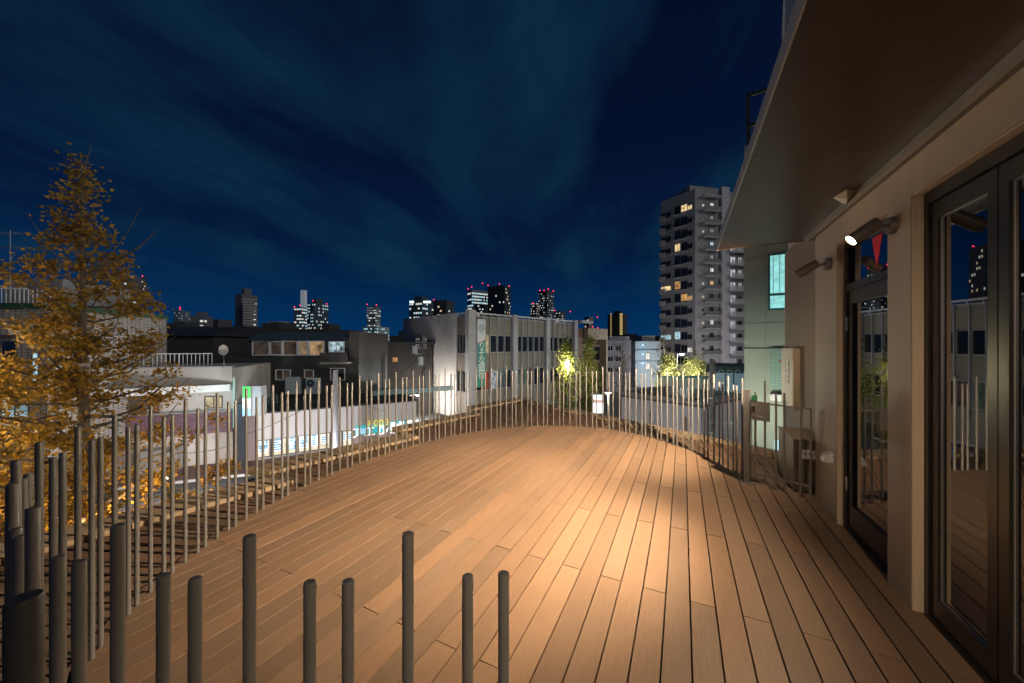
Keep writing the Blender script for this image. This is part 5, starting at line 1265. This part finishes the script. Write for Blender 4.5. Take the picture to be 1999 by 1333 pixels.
def pole(label, px, pyt, d, r, m_, name='utility_pole'):
    p = P(px, pyt, d); t = thing(name, label, 'utility pole', (p.x, p.y, G), 0, 'utility poles')
    MB().tube([(0, 0, 0), (0, 0, p.z - G)], [r * 1.25, r], 12).build('shaft', m_, t, True); return t
pc = mat('pole_concrete', (.38, .38, .42), .8, var=.12, scale=4, dirt=.15)
p1 = pole('pale concrete utility pole before the shop windows', 655, 722, 23.5, .155, pc)
for z_ in (4.2, 4.9, 5.4): MB().tube([(0, 0, z_), (0, 0, z_ + .05)], .175, 12).build('band', M['steel'], p1)
p2 = pole('thin dark utility pole with cables right of the shop', 753, 690, 40, .12, simple('dark_pole', (.10, .10, .11), .8, var=.1))
p3 = pole('utility pole with a transformer before the bank side wall', 826, 655, 35.5, .13, simple('dark_pole', (.10, .10, .11), .8))
z0_ = lambda py: EYE - (py - HY) * 35.5 / F - G
tm_ = MB().tube([(-.15, -.42, z0_(712)), (-.15, -.42, z0_(696))], .26, 14).build('transformer', simple('pale_transformer', (.36, .40, .44), .5, var=.05), p3, True)
m = MB()
for py in (668, 680, 692): m.box(-.8, .35, -.06, .06, z0_(py), z0_(py) + .08)
m.build('cross_arm', M['steel'], p3)
m = MB()
for py in (666, 678): 
    for xx in (-.7, -.45, .25): m.tube([(xx, 0, z0_(py) + .1), (xx, 0, z0_(py) + .32)], .05, 8)
m.build('insulator', simple('white_ceramic', (.6, .6, .6), .3), p3, True)
MB().box(-1.0, -.55, -.25, .05, z0_(690), z0_(675)).build('switch_box', simple('pale_transformer', (.36, .40, .44)), p3)
m = MB(); r3 = random.Random(4)
for k in range(3):
    pts = [Vector((r3.uniform(-.1, .2), -.1, z0_(685 + 6 * k))), Vector((.5 + .15 * k, -.2, z0_(690 + 4 * k))), Vector((.62, -.2, z0_(705))), Vector((.4, -.15, z0_(716))), Vector((0, -.1, z0_(718 + 4 * k)))]
    m.tube(pts, .03, 6)
m.build('cable_loop', M['black'], p3, True)
def cable(label, a_, b_, sag, r=.018, n=14):
    pts = []
    for k in range(n + 1):
        f = k / n; p = Vector(a_).lerp(Vector(b_), f); p.z -= sag * 4 * f * (1 - f); pts.append(p)
    return MB().tube(pts, r, 5).build('overhead_cable', M['black'], None, True, label=label, cat='cable', group='overhead cables')
cable('cable rising from the concrete pole to the transformer pole', P(655, 760, 23.5), P(822, 735, 35.5), .5)
cable('lower cable from the concrete pole along the shop fascia', P(655, 765, 23.5), P(800, 812, 33.0), .3)
cable('cable sagging from the pylon sign to the concrete pole', P(470, 850, 22.5), P(655, 755, 23.5), .4)
cable('cable crossing the curved building front', P(340, 885, 17.5), P(470, 862, 22.5), .2)
cable('long thin cable in front of the bank side wall', P(760, 800, 33), P(1060, 705, 42), .7)
cable('cable between the two dark poles', P(753, 745, 40), P(826, 690, 35.5), .3)

# ---------------------------------------------------------------- vehicles and street things
tyre = simple('tyre_rubber', (.02, .02, .02), .8); rim_ = simple('wheel_rim', (.4, .4, .4), .35, metal=.7)
def car(label, base, rz, paint, lights=True, Lc=3.4, Wc=1.48, Hc=1.6):
    t = thing('parked_car', label, 'car', base, rz, 'cars on the street')
    prof = [(0, .32), (0, .78), (.12, .95), (.75, 1.05), (1.25, 1.52), (1.6, Hc), (2.7, Hc), (3.15, 1.45), (Lc - .02, .95), (Lc, .4), (Lc - .1, .28), (.1, .25)]
    k = len(prof); mb = MB(); vs = []
    for s_, ins in ((-1, .0), (1, .0)):
        for (x_, z_) in prof:
            tuck = .14 if z_ > 1.1 else 0.0
            vs.append((x_, s_ * (Wc / 2 - tuck), z_))
    mb.add(vs, [tuple(range(k))[::-1], tuple(range(k, 2 * k))] + [(i, (i + 1) % k, (i + 1) % k + k, i + k) for i in range(k)])
    mb.build('body', paint, t, True)
    gm_ = MB()
    gm_.add([(.80, -.56, 1.10), (1.24, -.50, 1.50), (1.24, .50, 1.50), (.80, .56, 1.10)], [(0, 3, 2, 1)])
    gm_.build('windscreen', GD, t).location = (-.02, 0, .02)
    gm_ = MB(); gm_.add([(3.20, -.50, 1.42), (Lc - .02, -.56, 1.0), (Lc - .02, .56, 1.0), (3.20, .50, 1.42)], [(0, 1, 2, 3)]); gm_.build('rear_window', GD, t).location = (.025, 0, .0)
    for s_ in (-1, 1):
        for x0, x1_ in ((1.35, 2.0), (2.08, 2.95)):
            y0 = s_ * (Wc / 2 - .02); y1_ = s_ * (Wc / 2 - .125)
            MB().add([(x0, y0, 1.02), (x1_, y0, 1.02), (x1_ - (.1 if x1_ > 2.5 else 0), y1_, 1.46), (x0 + (.1 if x0 < 1.5 else 0), y1_, 1.46)], [(0, 1, 2, 3)]).build('side_window', GD, t).location = (0, s_ * .035, 0)
        for x_ in (.62, 2.75):
            w_ = MB().tube([(x_, s_ * (Wc / 2 - .18), .28), (x_, s_ * (Wc / 2 + .01), .28)], .28, 16).build('wheel', tyre, t, True)
            MB().tube([(x_, s_ * (Wc / 2 + .011), .28), (x_, s_ * (Wc / 2 + .02), .28)], .17, 12).build('rim', rim_, w_, True)
        MB().box(-.02, .05, s_ * .52 - .13, s_ * .52 + .13, .62, .76).build('headlight', simple('headlight_glass', (.6, .6, .62), .2), t)
        MB().box(Lc - .04, Lc + .02, s_ * .60 - .09, s_ * .60 + .09, .70, 1.0).build('tail_light', glow('tail_red', (1, .04, .02), 5.0 if lights else .3), t)
    return t
wpaint = mat('white_car_paint', (.62, .63, .65), .25, var=.03); bpaint = mat('blue_car_paint', (.06, .16, .42), .25, var=.05)
car('white small car with glowing tail lights before the teal banner', (P(700, 700, 29.5).x, 29.5, G + .0), R(22), wpaint)
car('blue small car parked before the bank beside the glowing tree', (P(1040, 700, 37).x, 37, G + .0), R(25), bpaint, False)
ls = thing('lit_signboard', 'glowing white signboard below the starry street lamp', 'sign', (P(1168, 800, 30).x, 30, G))
MB().box(-.08, .08, -.05, .05, 0, 1.2).build('leg', M['steel'], ls)
zc = EYE - (806 - HY) * 30 / F - G
MB().box(-.42, .42, -.12, .12, zc, zc + .86).build('white_panel', glow('white_board', (.9, 1, 1), 1.6), ls)
MB().box(-.36, .40, -.10, .10, zc + .862, zc + 1.15).build('pink_panel', glow('pink_board', (1, .65, .6), .7), ls)
MB().box(-.40, .40, -.12, .12, zc + 1.152, zc + 1.55).build('white_panel', glow('white_board2', (.85, 1, 1), 1.2), ls)
bk_ = thing('bicycle', 'dark bicycle leaning at the left end of the white workshop', 'bicycle', (P(1196, 800, 23.0).x, 23.0, G), R(-20))
m = MB()
for x_ in (0, 1.05):
    w_ = MB(); pts = [(x_ + .33 * math.cos(q * math.pi / 8), 0, .34 + .33 * math.sin(q * math.pi / 8)) for q in range(17)]; w_.tube(pts, .02, 6).build('wheel', tyre, bk_, True)
m.tube([(0, 0, .34), (.35, 0, .85), (.95, 0, .85), (1.05, 0, .34)], .018, 6).tube([(.35, 0, .85), (.5, 0, .32), (.95, 0, .85)], .018, 6).tube([(0, 0, .34), (.5, 0, .32)], .014, 6)
m.build('frame', simple('blue_rack_metal', (.16, .30, .38)), bk_, True)
MB().box(.22, .46, -.06, .06, .90, .95).build('saddle', M['black'], bk_); MB().tube([(.97, -.27, 1.02), (.95, 0, .98), (.97, .27, 1.02)], .014, 6).build('handlebar', M['steel'], bk_, True)
